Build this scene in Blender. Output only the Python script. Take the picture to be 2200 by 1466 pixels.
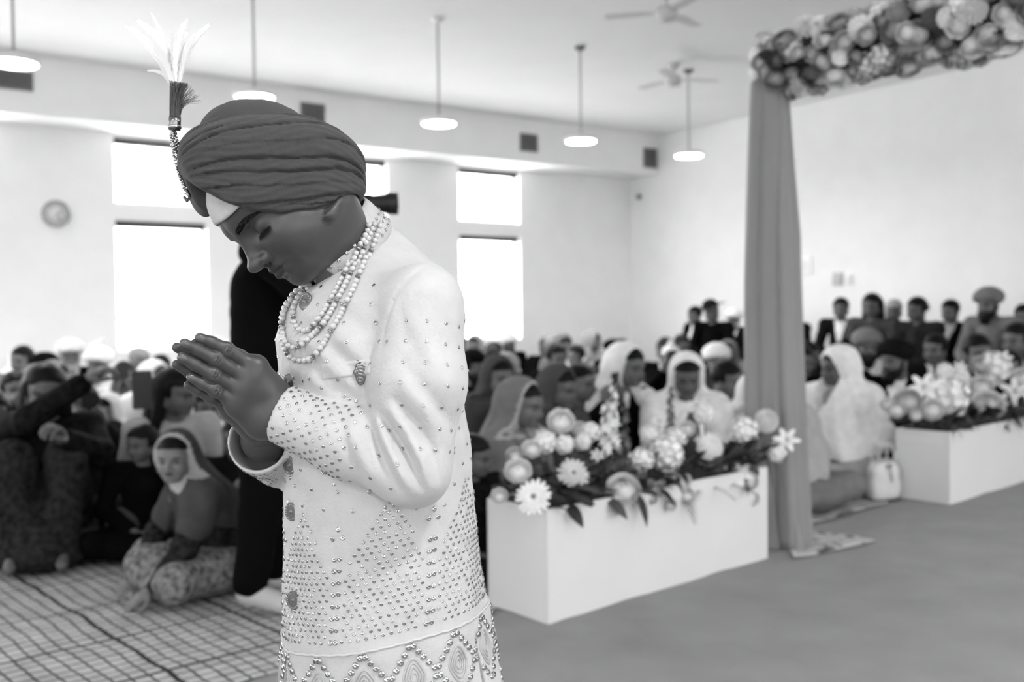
import bpy, bmesh, math, random
import numpy as np
from mathutils import Vector, Matrix, Quaternion
from mathutils.bvhtree import BVHTree

for _o in list(bpy.data.objects):
    bpy.data.objects.remove(_o)
scene = bpy.context.scene
COL = scene.collection
R = math.radians
rng = random.Random(7)

# ------------------------------------------------------------------ camera, sky, exposure
FPX = 2139.0                     # focal length in pixels of the 2200 x 1466 frame (35 mm lens)
CAMZ = 1.15
cam_d = bpy.data.cameras.new('camera')
cam = bpy.data.objects.new('camera', cam_d)
COL.objects.link(cam)
cam_d.sensor_width = 36.0
cam_d.lens = 35.0
CAMROT = Matrix.Rotation(R(90 - 1.66), 3, 'X') @ Matrix.Rotation(R(-0.65), 3, 'Z')
cam.matrix_world = Matrix.Translation((0, 0, CAMZ)) @ CAMROT.to_4x4()
cam_d.clip_start = 0.05
cam_d.dof.use_dof = True
cam_d.dof.focus_distance = 1.17
cam_d.dof.aperture_fstop = 4.5
scene.camera = cam

world = bpy.data.worlds.new('overcast_sky')
scene.world = world
world.use_nodes = True
bg = world.node_tree.nodes['Background']
bg.inputs[0].default_value = (1, 1, 1, 1)
bg.inputs[1].default_value = 6.0
scene.view_settings.view_transform = 'Standard'
scene.view_settings.look = 'None'
scene.view_settings.gamma = 1
scene.view_settings.exposure = 1.3
scene.view_settings.use_curve_mapping = False
scene.cycles.max_bounces = 10
scene.cycles.diffuse_bounces = 6
scene.cycles.transparent_max_bounces = 12
scene.cycles.caustics_reflective = False
scene.cycles.caustics_refractive = False
scene.cycles.sample_clamp_indirect = 6.0
scene.cycles.use_denoising = True


def at(px, py, Y):
    """point of the room seen at pixel (px, py) when it stands Y metres in front of the camera"""
    d = CAMROT @ Vector(((px - 1100) / FPX, -(py - 733) / FPX, -1))
    return Vector((0, 0, CAMZ)) + d * (Y / d.y)


# room axes: u runs along the window wall, v along the back wall, both meet in corner C
UD = Vector((0.816, 0.578, 0)).normalized()
VD = Vector((0.578, -0.816, 0)).normalized()
C0 = Vector((1.91, 16.0, 0))


def room(s, t, z=0.0):
    """s metres from the back wall, t metres from the window wall"""
    return C0 - UD * s + VD * t + Vector((0, 0, z))


def room_st(p):
    r = Vector((p[0], p[1], 0)) - C0
    return -r.dot(UD), r.dot(VD)


# ------------------------------------------------------------------ materials
MATS = {}


def mat(name, g, rough=0.6, spec=0.3, metal=0.0, sheen=0.0, trans=0.0, noise=0.0, nscale=20.0, bump=0.0, bscale=60.0,
        emit=0.0, coat=0.0, sss=0.0):
    """grey procedural material: optional tonal noise, bump, sheen"""
    if name in MATS:
        return MATS[name]
    m = bpy.data.materials.new(name)
    m.use_nodes = True
    nt = m.node_tree
    b = nt.nodes['Principled BSDF']
    b.inputs['Base Color'].default_value = (g, g, g, 1)
    b.inputs['Roughness'].default_value = rough
    b.inputs['Specular IOR Level'].default_value = spec
    b.inputs['Metallic'].default_value = metal
    b.inputs['Sheen Weight'].default_value = sheen
    b.inputs['Coat Weight'].default_value = coat
    if trans:
        b.inputs['Transmission Weight'].default_value = trans
    if sss:
        b.inputs['Subsurface Weight'].default_value = sss
        b.inputs['Subsurface Radius'].default_value = (0.01, 0.01, 0.01)
    if emit:
        b.inputs['Emission Color'].default_value = (1, 1, 1, 1)
        b.inputs['Emission Strength'].default_value = emit
    tc = None
    if noise or bump:
        tc = nt.nodes.new('ShaderNodeTexCoord')
    if noise:
        n = nt.nodes.new('ShaderNodeTexNoise')
        n.inputs['Scale'].default_value = nscale
        n.inputs['Detail'].default_value = 4
        nt.links.new(tc.outputs['Object'], n.inputs['Vector'])
        r = nt.nodes.new('ShaderNodeMapRange')
        r.inputs[1].default_value = 0.3
        r.inputs[2].default_value = 0.7
        r.inputs[3].default_value = max(0.0, g * (1 - noise))
        r.inputs[4].default_value = min(1.0, g * (1 + noise))
        nt.links.new(n.outputs['Fac'], r.inputs[0])
        nt.links.new(r.outputs[0], b.inputs['Base Color'])
    if bump:
        n2 = nt.nodes.new('ShaderNodeTexNoise')
        n2.inputs['Scale'].default_value = bscale
        n2.inputs['Detail'].default_value = 3
        nt.links.new(tc.outputs['Object'], n2.inputs['Vector'])
        bp = nt.nodes.new('ShaderNodeBump')
        bp.inputs['Strength'].default_value = bump
        bp.inputs['Distance'].default_value = 0.004
        nt.links.new(n2.outputs['Fac'], bp.inputs['Height'])
        nt.links.new(bp.outputs['Normal'], b.inputs['Normal'])
    MATS[name] = m
    return m


# ------------------------------------------------------------------ object helpers
def link(o, parent=None):
    COL.objects.link(o)
    if parent is not None:
        o.parent = parent
    return o


def mesh_obj(name, me, m=None, parent=None, smooth=True):
    if m is not None and len(me.materials) == 0:
        for k in (m if isinstance(m, (list, tuple)) else [m]):
            me.materials.append(k)
    o = bpy.data.objects.new(name, me)
    return link(o, parent)


def tag(o, label, cat, group=None, kind=None):
    if label:
        o['label'] = label
    if cat:
        o['category'] = cat
    if group:
        o['group'] = group
    if kind:
        o['kind'] = kind
    return o


def empty(name, loc=(0, 0, 0), rz=0.0):
    o = bpy.data.objects.new(name, None)
    o.empty_display_size = 0.1
    o.location = loc
    o.rotation_euler = (0, 0, rz)
    return link(o)


def pydata(name, verts, faces, smooth=True):
    me = bpy.data.meshes.new(name)
    me.from_pydata([tuple(v) for v in verts], [], faces)
    if smooth:
        me.polygons.foreach_set('use_smooth', [True] * len(me.polygons))
    me.update()
    return me


def np_mesh(name, V, F, smooth=True, mi=None):
    """fast quad mesh from numpy arrays"""
    me = bpy.data.meshes.new(name)
    nv, nf = len(V), len(F)
    k = F.shape[1]
    me.vertices.add(nv)
    me.vertices.foreach_set('co', np.ascontiguousarray(V, dtype=np.float32).ravel())
    me.loops.add(nf * k)
    me.loops.foreach_set('vertex_index', np.ascontiguousarray(F, dtype=np.int32).ravel())
    me.polygons.add(nf)
    me.polygons.foreach_set('loop_start', np.arange(0, nf * k, k, dtype=np.int32))
    if mi is not None:
        me.polygons.foreach_set('material_index', np.ascontiguousarray(mi, dtype=np.int32))
    me.polygons.foreach_set('use_smooth', np.full(nf, smooth))
    me.update(calc_edges=True)
    return me


def bm_mesh(name, bm, smooth=False):
    me = bpy.data.meshes.new(name)
    bm.to_mesh(me)
    bm.free()
    if smooth:
        me.polygons.foreach_set('use_smooth', [True] * len(me.polygons))
    return me


def bm_box(bm, c, size, M=None):
    r = bmesh.ops.create_cube(bm, size=1.0)
    T = Matrix.Translation(c) @ Matrix.Diagonal((size[0], size[1], size[2], 1))
    if M is not None:
        T = M @ T
    bmesh.ops.transform(bm, matrix=T, verts=r['verts'])
    return r['verts']


def box_mesh(name, c, size, bevel=0.0, M=None):
    bm = bmesh.new()
    bm_box(bm, c, size, M)
    if bevel:
        bmesh.ops.bevel(bm, geom=bm.edges[:], offset=bevel, segments=2, affect='EDGES')
    return bm_mesh(name, bm)


def lathe(name, prof, n=24, smooth=True):
    """prof: (radius, z) points, revolved about z"""
    V, F = [], []
    for (r, z) in prof:
        for k in range(n):
            a = 2 * math.pi * k / n
            V.append((r * math.cos(a), r * math.sin(a), z))
    for i in range(len(prof) - 1):
        for k in range(n):
            F.append((i * n + k, i * n + (k + 1) % n, (i + 1) * n + (k + 1) % n, (i + 1) * n + k))
    F.append(tuple(range(n))[::-1])
    F.append(tuple((len(prof) - 1) * n + k for k in range(n)))
    return pydata(name, V, F, smooth)


def tube(name, pts, rad, n=8, closed_ends=True):
    """tube along points with radius or list of radii"""
    pts = [Vector(p) for p in pts]
    V, F = [], []
    up = Vector((0.13, 0.21, 0.97))
    for i, p in enumerate(pts):
        d = (pts[min(i + 1, len(pts) - 1)] - pts[max(i - 1, 0)]).normalized()
        if abs(d.dot(up)) > 0.95:
            up2 = Vector((1, 0.1, 0))
        else:
            up2 = up
        a = d.cross(up2).normalized()
        b = d.cross(a).normalized()
        r = rad[i] if isinstance(rad, (list, tuple)) else rad
        for k in range(n):
            t = 2 * math.pi * k / n
            V.append(p + a * (r * math.cos(t)) + b * (r * math.sin(t)))
    for i in range(len(pts) - 1):
        for k in range(n):
            F.append((i * n + k, i * n + (k + 1) % n, (i + 1) * n + (k + 1) % n, (i + 1) * n + k))
    if closed_ends:
        F.append(tuple(range(n))[::-1])
        F.append(tuple((len(pts) - 1) * n + k for k in range(n)))
    return pydata(name, V, F)


# ------------------------------------------------------------------ distance-field modelling
def ell(P, c, r):
    q = (P - np.asarray(c, np.float32)) / np.asarray(r, np.float32)
    k0 = np.sqrt((q * q).sum(1)) + 1e-9
    q2 = q / np.asarray(r, np.float32)
    k1 = np.sqrt((q2 * q2).sum(1)) + 1e-9
    return k0 * (k0 - 1) / k1


def cone(P, a, b, ra, rb):
    a = np.asarray(a, np.float32)
    b = np.asarray(b, np.float32)
    ab = b - a
    t = np.clip(((P - a) @ ab) / max(float(ab @ ab), 1e-9), 0, 1)
    d = P - a - t[:, None] * ab
    return np.sqrt((d * d).sum(1)) - (ra + (rb - ra) * t)


def sph(P, c, r):
    d = P - np.asarray(c, np.float32)
    return np.sqrt((d * d).sum(1)) - r


def smin(a, b, k):
    h = np.maximum(k - np.abs(a - b), 0) / k
    return np.minimum(a, b) - h * h * k * 0.25


def smax(a, b, k):
    return -smin(-a, -b, k)


def union(ds, k):
    r = ds[0]
    for d in ds[1:]:
        r = smin(r, d, k)
    return r


def sstep(e0, e1, x):
    t = np.clip((x - e0) / (e1 - e0), 0, 1)
    return t * t * (3 - 2 * t)


def polymesh(f, lo, hi, h, chunk=16):
    """surface nets of f(P)=0 in the box lo..hi with cell size h -> V, F(quads)"""
    lo = np.asarray(lo, np.float32)
    hi = np.asarray(hi, np.float32)
    n = np.maximum(np.ceil((hi - lo) / h).astype(int) + 1, 4)
    nc = (n + chunk - 1) // chunk
    G = np.empty(nc * chunk, np.float32)
    ci = np.stack(np.meshgrid(*[np.arange(k) for k in nc], indexing='ij'), -1).reshape(-1, 3)
    cc = lo + (ci * chunk + (chunk - 1) / 2) * h
    dc = f(cc.astype(np.float32))
    rad = chunk * h * 0.87 * 1.6 + 2 * h
    loc = np.stack(np.meshgrid(*[np.arange(chunk)] * 3, indexing='ij'), -1).reshape(-1, 3)
    near = np.abs(dc) < rad
    G4 = G.reshape(nc[0], chunk, nc[1], chunk, nc[2], chunk)
    for (i, j, k), d in zip(ci[~near], dc[~near]):
        G4[i, :, j, :, k, :] = d
    idx = ci[near]
    B = 40
    for s in range(0, len(idx), B):
        part = idx[s:s + B]
        P = lo + (part[:, None, :] * chunk + loc[None]).reshape(-1, 3) * h
        v = f(P.astype(np.float32)).reshape(len(part), chunk, chunk, chunk)
        for q, (i, j, k) in enumerate(part):
            G4[i, :, j, :, k, :] = v[q]
    S = (G < 0)
    cnt = np.zeros(np.array(G.shape) - 1, np.uint8)
    for dx in (0, 1):
        for dy in (0, 1):
            for dz in (0, 1):
                cnt += S[dx:S.shape[0] - 1 + dx, dy:S.shape[1] - 1 + dy, dz:S.shape[2] - 1 + dz]
    act = np.argwhere((cnt > 0) & (cnt < 8))
    vid = np.full(cnt.shape, -1, np.int32)
    vid[act[:, 0], act[:, 1], act[:, 2]] = np.arange(len(act))
    corner = np.array([[x, y, z] for x in (0, 1) for y in (0, 1) for z in (0, 1)])
    val = np.stack([G[act[:, 0] + c[0], act[:, 1] + c[1], act[:, 2] + c[2]] for c in corner], 1)
    acc = np.zeros((len(act), 3), np.float32)
    num = np.zeros(len(act), np.float32)
    for a in range(8):
        for b in range(a + 1, 8):
            if np.abs(corner[a] - corner[b]).sum() != 1:
                continue
            va, vb = val[:, a], val[:, b]
            m = (va < 0) != (vb < 0)
            t = np.where(m, va / np.where(m, va - vb, 1), 0)
            p = corner[a] + t[:, None] * (corner[b] - corner[a])
            acc += np.where(m[:, None], p, 0)
            num += m
    V = lo + (act + acc / num[:, None]) * h
    Fs = []
    for ax in range(3):
        o1, o2 = [(1, 2), (2, 0), (0, 1)][ax]
        sl0 = [slice(None)] * 3
        sl1 = [slice(None)] * 3
        sl0[ax] = slice(0, -1)
        sl1[ax] = slice(1, None)
        A, Bv = S[tuple(sl0)], S[tuple(sl1)]
        e = np.argwhere(A != Bv)
        ok = (e[:, o1] > 0) & (e[:, o2] > 0) & (e[:, o1] < cnt.shape[o1]) & (e[:, o2] < cnt.shape[o2])
        e = e[ok]
        flip = A[e[:, 0], e[:, 1], e[:, 2]]
        q = []
        for (a1, a2) in ((1, 1), (0, 1), (0, 0), (1, 0)):
            c = e.copy()
            c[:, o1] -= a1
            c[:, o2] -= a2
            q.append(vid[c[:, 0], c[:, 1], c[:, 2]])
        q = np.stack(q, 1)
        q[~flip] = q[~flip][:, ::-1]
        Fs.append(q)
    F = np.concatenate(Fs)
    F = F[(F >= 0).all(1)]
    return V, F


def relax(V, F, it=2, w=0.5):
    """light Laplacian smoothing"""
    n = len(V)
    e = np.concatenate([F[:, [0, 1]], F[:, [1, 2]], F[:, [2, 3]], F[:, [3, 0]]])
    for _ in range(it):
        acc = np.zeros_like(V)
        cnt = np.zeros(n, np.float32)
        for k in range(3):
            acc[:, k] = np.bincount(e[:, 0], V[e[:, 1], k], n) + np.bincount(e[:, 1], V[e[:, 0], k], n)
        cnt = np.bincount(e[:, 0], minlength=n) + np.bincount(e[:, 1], minlength=n)
        V = V + w * (acc / np.maximum(cnt, 1)[:, None] - V)
    return V


def join_np(parts):
    Vs, Fs, k = [], [], 0
    for V, F in parts:
        Vs.append(V)
        Fs.append(F + k)
        k += len(V)
    return np.concatenate(Vs), np.concatenate(Fs)


def vnoise(P, sc, seed=0):
    """cheap smooth pseudo-noise, -1..1"""
    q = P * sc + seed * 1.7
    return (np.sin(q[:, 0] * 1.9 + 1.3 * np.sin(q[:, 1] * 1.3 + seed)) * np.sin(q[:, 1] * 2.1 + 1.1 * np.sin(q[:, 2] * 1.7))
            + np.sin(q[:, 2] * 2.3 + 1.2 * np.sin(q[:, 0] * 1.1 + 2 * seed)) * 0.8) / 1.8
# ------------------------------------------------------------------ the room
def on_plane(px, py, p0, n):
    d = CAMROT @ Vector(((px - 1100) / FPX, -(py - 733) / FPX, -1))
    o = Vector((0, 0, CAMZ))
    return o + d * ((Vector(p0) - o).dot(n) / d.dot(n))


ROOM_M = Matrix(((-UD.x, VD.x, 0, C0.x), (-UD.y, VD.y, 0, C0.y), (0, 0, 1, 0), (0, 0, 0, 1)))  # (s,t,z) -> world
WALLW = mat('wall_paint', 0.86, rough=0.9, spec=0.1, noise=0.02, nscale=3, bump=0.05, bscale=200)
CEILW = mat('ceiling_paint', 0.86, rough=0.95, spec=0.05, noise=0.015, nscale=2)
FRAMEW = mat('window_frame_white', 0.75, rough=0.4)
DARKBAR = mat('roller_blind_grey', 0.07, rough=0.7)
S_LEN, T_LEN, H_CEIL = 20.0, 17.5, 3.85


def st_box(name, s0, s1, t0, t1, z0, z1, m, parent=None, kind='structure'):
    me = box_mesh(name, ((s0 + s1) / 2, (t0 + t1) / 2, (z0 + z1) / 2), (abs(s1 - s0), abs(t1 - t0), abs(z1 - z0)))
    me.transform(ROOM_M)
    if ROOM_M.determinant() < 0:
        me.flip_normals()
    o = mesh_obj(name, me, m, parent)
    if kind and parent is None:
        o['kind'] = kind
    return o


def thin_glass():
    m = bpy.data.materials.new('window_glass')
    m.use_nodes = True
    nt = m.node_tree
    nt.nodes.clear()
    out = nt.nodes.new('ShaderNodeOutputMaterial')
    mix = nt.nodes.new('ShaderNodeMixShader')
    tr = nt.nodes.new('ShaderNodeBsdfTransparent')
    gl = nt.nodes.new('ShaderNodeBsdfGlossy')
    gl.inputs['Roughness'].default_value = 0.03
    mix.inputs[0].default_value = 0.05
    nt.links.new(tr.outputs[0], mix.inputs[1])
    nt.links.new(gl.outputs[0], mix.inputs[2])
    nt.links.new(mix.outputs[0], out.inputs[0])
    return m


GLASS = thin_glass()
fl = st_box('floor', -0.3, S_LEN + 0.3, -0.3, T_LEN + 0.3, -0.25, 0.0,
            mat('hall_carpet', 0.20, rough=0.95, spec=0.05, noise=0.15, nscale=60, bump=0.3, bscale=300))
st_box('ceiling', -0.3, S_LEN + 0.3, -0.3, T_LEN + 0.3, H_CEIL, H_CEIL + 0.25, CEILW)


def wall_with_windows(name, axis, pos, length, wins, zr, thick=0.25):
    """wall along s (axis='s', at t=pos) or along t (axis='t', at s=pos); wins: (a0,a1) openings; zr: vertical openings"""
    bm = bmesh.new()
    sgn = -1 if pos <= 0.01 else 1
    p0, p1 = sorted((pos, pos + sgn * thick))

    def add(a0, a1, z0, z1):
        if a1 - a0 < 1e-4 or z1 - z0 < 1e-4:
            return
        c = ((a0 + a1) / 2, (p0 + p1) / 2, (z0 + z1) / 2)
        sz = (a1 - a0, p1 - p0, z1 - z0)
        if axis == 't':
            c = (c[1], c[0], c[2])
            sz = (sz[1], sz[0], sz[2])
        bm_box(bm, c, sz)
    cur = -0.25
    for (a0, a1) in wins:
        add(cur, a0, 0, H_CEIL)
        zc = 0.0
        for (z0, z1) in zr:
            add(a0, a1, zc, z0)
            zc = z1
        add(a0, a1, zc, H_CEIL)
        cur = a1
    add(cur, length + 0.25, 0, H_CEIL)
    bmesh.ops.remove_doubles(bm, verts=bm.verts, dist=1e-5)
    me = bm_mesh(name, bm)
    me.transform(ROOM_M)
    me.flip_normals()
    o = mesh_obj(name, me, WALLW)
    o['kind'] = 'structure'
    return o


WC = [2.7, 4.9, 7.36, 9.75, 12.1, 14.5, 16.9]
WINS = [(c - 0.53, c + 0.53) for c in WC]
ZR = [(0.75, 2.27), (2.45, 3.22)]
wall_with_windows('wall_left', 's', 0.0, S_LEN, WINS, ZR)
OPP_FILL = [(c - 0.5, c + 0.5) for c in (2.0, 5.2, 8.4, 11.6, 14.8, 18.0)]  # unseen windows, added and sized to fill the boy's camera-facing side
ZO = [(1.0, 3.0)]
wall_with_windows('wall_right', 's', T_LEN, S_LEN, OPP_FILL, ZO)
wall_with_windows('wall_front', 't', S_LEN, T_LEN, [(3.5, 5.0), (8.3, 9.8), (12.8, 14.3)], ZO)  # openings out of view, added and sized for fill light
wb = wall_with_windows('wall_back', 't', 0.0, T_LEN, [], ZO)
# the back wall steps forward a little at its right end
st_box('wall_step', 0.0, 0.28, 6.02, T_LEN, 0, H_CEIL, WALLW)
# bulkhead above the windows
st_box('trim_1', 0.0, S_LEN, 0.0, 0.64, 3.25, H_CEIL, WALLW)
st_box('baseboard_left', 0.02, S_LEN, 0.0, 0.015, 0.0, 0.1, FRAMEW)
st_box('baseboard_back', 0.0, 0.015, 0.02, 6.02, 0.0, 0.1, FRAMEW)


def make_window(n, a0, a1, zr, axis, pos, rail=None, blinds=False):
    o = empty('window_%d' % n, room((a0 + a1) / 2, pos, 0.0) if axis == 's' else room(pos, (a0 + a1) / 2, 0.0))
    o['kind'] = 'structure'
    sgn = -1 if pos <= 0.01 else 1
    q = pos + sgn * 0.17                       # glass plane, set back in the reveal
    inv = Matrix.Translation(-o.location)

    def bx(nm, b0, b1, z0, z1, d0, d1, m, parent):
        dd = sorted((q + sgn * d0, q + sgn * d1))
        c = ((b0 + b1) / 2, sum(dd) / 2, (z0 + z1) / 2)
        sz = (b1 - b0, dd[1] - dd[0], z1 - z0)
        if axis == 't':
            c = (c[1], c[0], c[2])
            sz = (sz[1], sz[0], sz[2])
        me = box_mesh(nm, c, sz)
        me.transform(ROOM_M)
        me.flip_normals()
        me.transform(inv)
        return mesh_obj(nm, me, m, parent)
    fw = 0.035
    for (z0, z1) in zr:
        bx('frame_side', a0, a0 + fw, z0, z1, -0.03, 0.03, FRAMEW, o)
        bx('frame_side', a1 - fw, a1, z0, z1, -0.03, 0.03, FRAMEW, o)
        bx('frame_rail', a0 + fw, a1 - fw, z0, z0 + fw, -0.03, 0.03, FRAMEW, o)
        bx('frame_rail', a0 + fw, a1 - fw, z1 - fw, z1, -0.03, 0.03, FRAMEW, o)
        bx('pane', a0 + fw, a1 - fw, z0 + fw, z1 - fw, -0.003, 0.003, GLASS, o)
        if blinds:
            bx('blind_roller', a0 + 0.02, a1 - 0.02, z1 - 0.085, z1 - 0.015, -0.13, -0.05, DARKBAR, o)
    if rail:
        bx('transom', a0 + fw, a1 - fw, rail - 0.028, rail + 0.028, -0.04, 0.03, mat('transom_grey', 0.30, rough=0.5), o)
    # daylight portal: tells the renderer where the sky shines in
    z0, z1 = zr[0][0], zr[-1][1]
    ld = bpy.data.lights.new('daylight_portal', 'AREA')
    ld.shape = 'RECTANGLE'
    ld.size = a1 - a0
    ld.size_y = z1 - z0
    ld.cycles.is_portal = True
    lo = bpy.data.objects.new('daylight_portal', ld)
    link(lo)
    if axis == 's':
        p = room((a0 + a1) / 2, pos + sgn * 0.2, (z0 + z1) / 2)
        nrm = VD * (-sgn)
    else:
        p = room(pos + sgn * 0.2, (a0 + a1) / 2, (z0 + z1) / 2)
        nrm = UD * sgn
    lo.location = p
    lo.rotation_euler = nrm.to_track_quat('-Z', 'Z').to_euler()
    return o


wn = 1
for (a0, a1) in WINS:
    make_window(wn, a0, a1, ZR, 's', 0.0, rail=1.13, blinds=True)
    wn += 1
for (a0, a1) in OPP_FILL:
    make_window(wn, a0, a1, ZO, 's', T_LEN, rail=1.9)
    wn += 1
for (a0, a1) in [(3.5, 5.0), (8.3, 9.8), (12.8, 14.3)]:
    make_window(wn, a0, a1, ZO, 't', S_LEN, rail=1.9)
    wn += 1

# ------------------------------------------------------------------ things on the walls
VENTF = mat('vent_frame_grey', 0.20, rough=0.5)
VENTD = mat('vent_shadow_grey', 0.10, rough=0.6)
soff_p = room(0, 0.64, 0)
for (x0, x1, yt, yb, lab) in ((-45, 70, 150, 191, 'dark grey air vent on the bulkhead, half hidden by a pendant lamp'),
                              (645, 697, 222, 264, 'dark grey air vent on the bulkhead just above the turban'),
                              (1117, 1154, 288, 326, 'dark grey air vent on the bulkhead above the plain wall beside a window'),
                              (1382, 1410, 319, 361, 'dark grey air vent at the end of the bulkhead by the back wall')):
    p0 = on_plane(x0, (yt + yb) / 2, soff_p, VD)
    p1 = on_plane(x1, (yt + yb) / 2, soff_p, VD)
    pm = (p0 + p1) / 2
    zt = on_plane((x0 + x1) / 2, yt, soff_p, VD).z
    zb = on_plane((x0 + x1) / 2, yb, soff_p, VD).z
    w, h = (p1 - p0).length, zt - zb
    e = empty('air_vent', pm)
    e.matrix_world = Matrix.Translation((pm.x, pm.y, (zt + zb) / 2)) @ Matrix(
        ((UD.x, VD.x, 0, 0), (UD.y, VD.y, 0, 0), (0, 0, 1, 0), (0, 0, 0, 1)))
    tag(e, lab, 'vent')
    bm = bmesh.new()
    bm_box(bm, (0, 0.01, h / 2 - 0.012), (w, 0.02, 0.024))
    bm_box(bm, (0, 0.01, -h / 2 + 0.012), (w, 0.02, 0.024))
    bm_box(bm, (w / 2 - 0.012, 0.01, 0), (0.024, 0.02, h - 0.048))
    bm_box(bm, (-w / 2 + 0.012, 0.01, 0), (0.024, 0.02, h - 0.048))
    mesh_obj('vent_frame', bm_mesh('vent_frame', bm), VENTF, e)
    mesh_obj('backing', box_mesh('backing', (0, 0.002, 0), (w - 0.04, 0.004, h - 0.04)), VENTD, e)
    sl = box_mesh('slat', (0, 0, 0), (w - 0.048, 0.012, 0.01), M=Matrix.Rotation(R(35), 4, 'X'))
    nsl = max(4, int((h - 0.05) / 0.028))
    for k in range(nsl):
        so = mesh_obj('slat', sl, VENTF, e)
        so.location = (0, 0.011, -h / 2 + 0.03 + (h - 0.06) * (k + 0.5) / nsl)

# wall clock
wall_p = room(0, 0, 0)
pc = on_plane(120, 460, wall_p, VD)
ck = empty('wall_clock', pc)
ck.matrix_world = Matrix.Translation(pc) @ Matrix(((UD.x, 0, VD.x, 0), (UD.y, 0, VD.y, 0), (0, 1, 0, 0), (0, 0, 0, 1)))
tag(ck, 'round wall clock with a pale dial and grey rim between the windows', 'clock')
mesh_obj('case', lathe('case', [(0.135, 0.0), (0.15, 0.005), (0.152, 0.03), (0.145, 0.04), (0.132, 0.03), (0.131, 0.012)], 40),
         mat('clock_rim_grey', 0.42, rough=0.4), ck)
mesh_obj('dial', lathe('dial', [(0.131, 0.004), (0.131, 0.014)], 40), mat('clock_dial', 0.66, rough=0.5), ck)
for k in range(12):
    a = math.pi * k / 6
    t_ = mesh_obj('hour_mark', box_mesh('hour_mark', (0, 0.105, 0.016), (0.012, 0.03, 0.003)), mat('clock_mark', 0.3), ck)
    t_.rotation_euler = (0, 0, -a)
for (nm, ln, w, a) in (('hour_hand', 0.06, 0.01, R(-62)), ('minute_hand', 0.095, 0.007, R(-150))):
    hd = mesh_obj(nm, box_mesh(nm, (0, ln / 2, 0.02), (w, ln, 0.003)), mat('clock_hand', 0.1), ck)
    hd.rotation_euler = (0, 0, a)

# small fittings on the back wall
bw_p = room(0, 0, 0)
WB_M = lambda p: Matrix.Translation(p) @ Matrix(((VD.x, -UD.x, 0, 0), (VD.y, -UD.y, 0, 0), (0, 0, 1, 0), (0, 0, 0, 1)))


def back_fitting(name, px, py, w, h, g, lab, cat, dep=0.03):
    p = on_plane(px, py, bw_p, UD)
    e = empty(name, p)
    e.matrix_world = WB_M(p)
    tag(e, lab, cat)
    mesh_obj('box', box_mesh('box', (0, dep / 2, 0), (w, dep, h), bevel=0.006), mat(name + '_case', g, rough=0.4), e)
    mesh_obj('face', box_mesh('face', (0, dep + 0.003, 0), (w * 0.7, 0.008, h * 0.66), bevel=0.002),
             mat(name + '_face', g * 0.85, rough=0.4), e)
    return e


back_fitting('notice_board', 1728, 571, 0.26, 0.22, 0.9, 'small white notice panel on the back wall beside the drape', 'panel')
back_fitting('wall_switch', 1801, 600, 0.15, 0.17, 0.55, 'pale grey switch box on the back wall above the guests', 'switch')
back_fitting('wall_socket', 1824, 600, 0.1, 0.13, 0.88, 'small white plate beside the grey switch box', 'switch')
pz = on_plane(1375, 423, bw_p, UD)
sn = empty('wall_sensor', pz)
sn.matrix_world = WB_M(pz) @ Matrix.Rotation(R(-90), 4, 'X')
tag(sn, 'small round grey sensor high in the corner of the back wall', 'sensor')
mesh_obj('base', lathe('base', [(0.05, 0), (0.055, 0.012), (0.05, 0.02)], 20), mat('sensor_base', 0.55), sn)
mesh_obj('dome', lathe('dome', [(0.045, 0.018), (0.042, 0.04), (0.03, 0.056), (0.01, 0.064)], 20), mat('sensor_dome', 0.18, rough=0.3), sn)

# ------------------------------------------------------------------ pendant lamps, ceiling fans
LAMPW = mat('lamp_housing_white', 0.75, rough=0.4)
RODM = mat('lamp_rod_grey', 0.42, rough=0.4)
LAMPE = mat('lamp_diffuser', 0.8, emit=9.0)
ROW = [(30, 135, 6.86), (547, 205, 8.0), (943, 262, 9.2), (1248, 301, 10.23), (1480, 333, 11.27)]
lamp_xy = [at(px, py, d) for (px, py, d) in ROW]
ZL = sum(p.z for p in lamp_xy) / 5
step = (lamp_xy[4] - lamp_xy[1]) / 3
lamp_lab = ['pendant lamp with glowing white disc in front of the wide dark vent',
            'pendant lamp with glowing white disc hanging above the turban',
            'pendant lamp with glowing disc and white ceiling rose between turban and fan',
            'pendant lamp with glowing disc and dark ceiling rose near the bulkhead end',
            'pendant lamp with glowing disc in front of the back wall, below a fan']
disc_me = lathe('lamp_diffuser', [(0.148, -0.02), (0.15, 0.0), (0.15, 0.012)], 40)
hous_me = lathe('lamp_housing', [(0.163, -0.012), (0.168, 0.0), (0.168, 0.02), (0.15, 0.03), (0.04, 0.045), (0.02, 0.07)], 40)
pend = []
for k in range(5):
    pend.append((lamp_xy[k].x, lamp_xy[k].y, lamp_lab[k]))
for (s, t) in [(2.5, 12.3), (5.0, 12.3), (7.5, 12.3), (10.0, 12.3), (12.5, 12.3), (15.0, 12.3), (13.0, 4.3), (15.6, 4.3)]:  # extra lamps out of view, added to help light the room
    p = room(s, t)
    pend.append((p.x, p.y, 'unseen added pendant lamp with glowing white disc over the aisle'))
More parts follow.
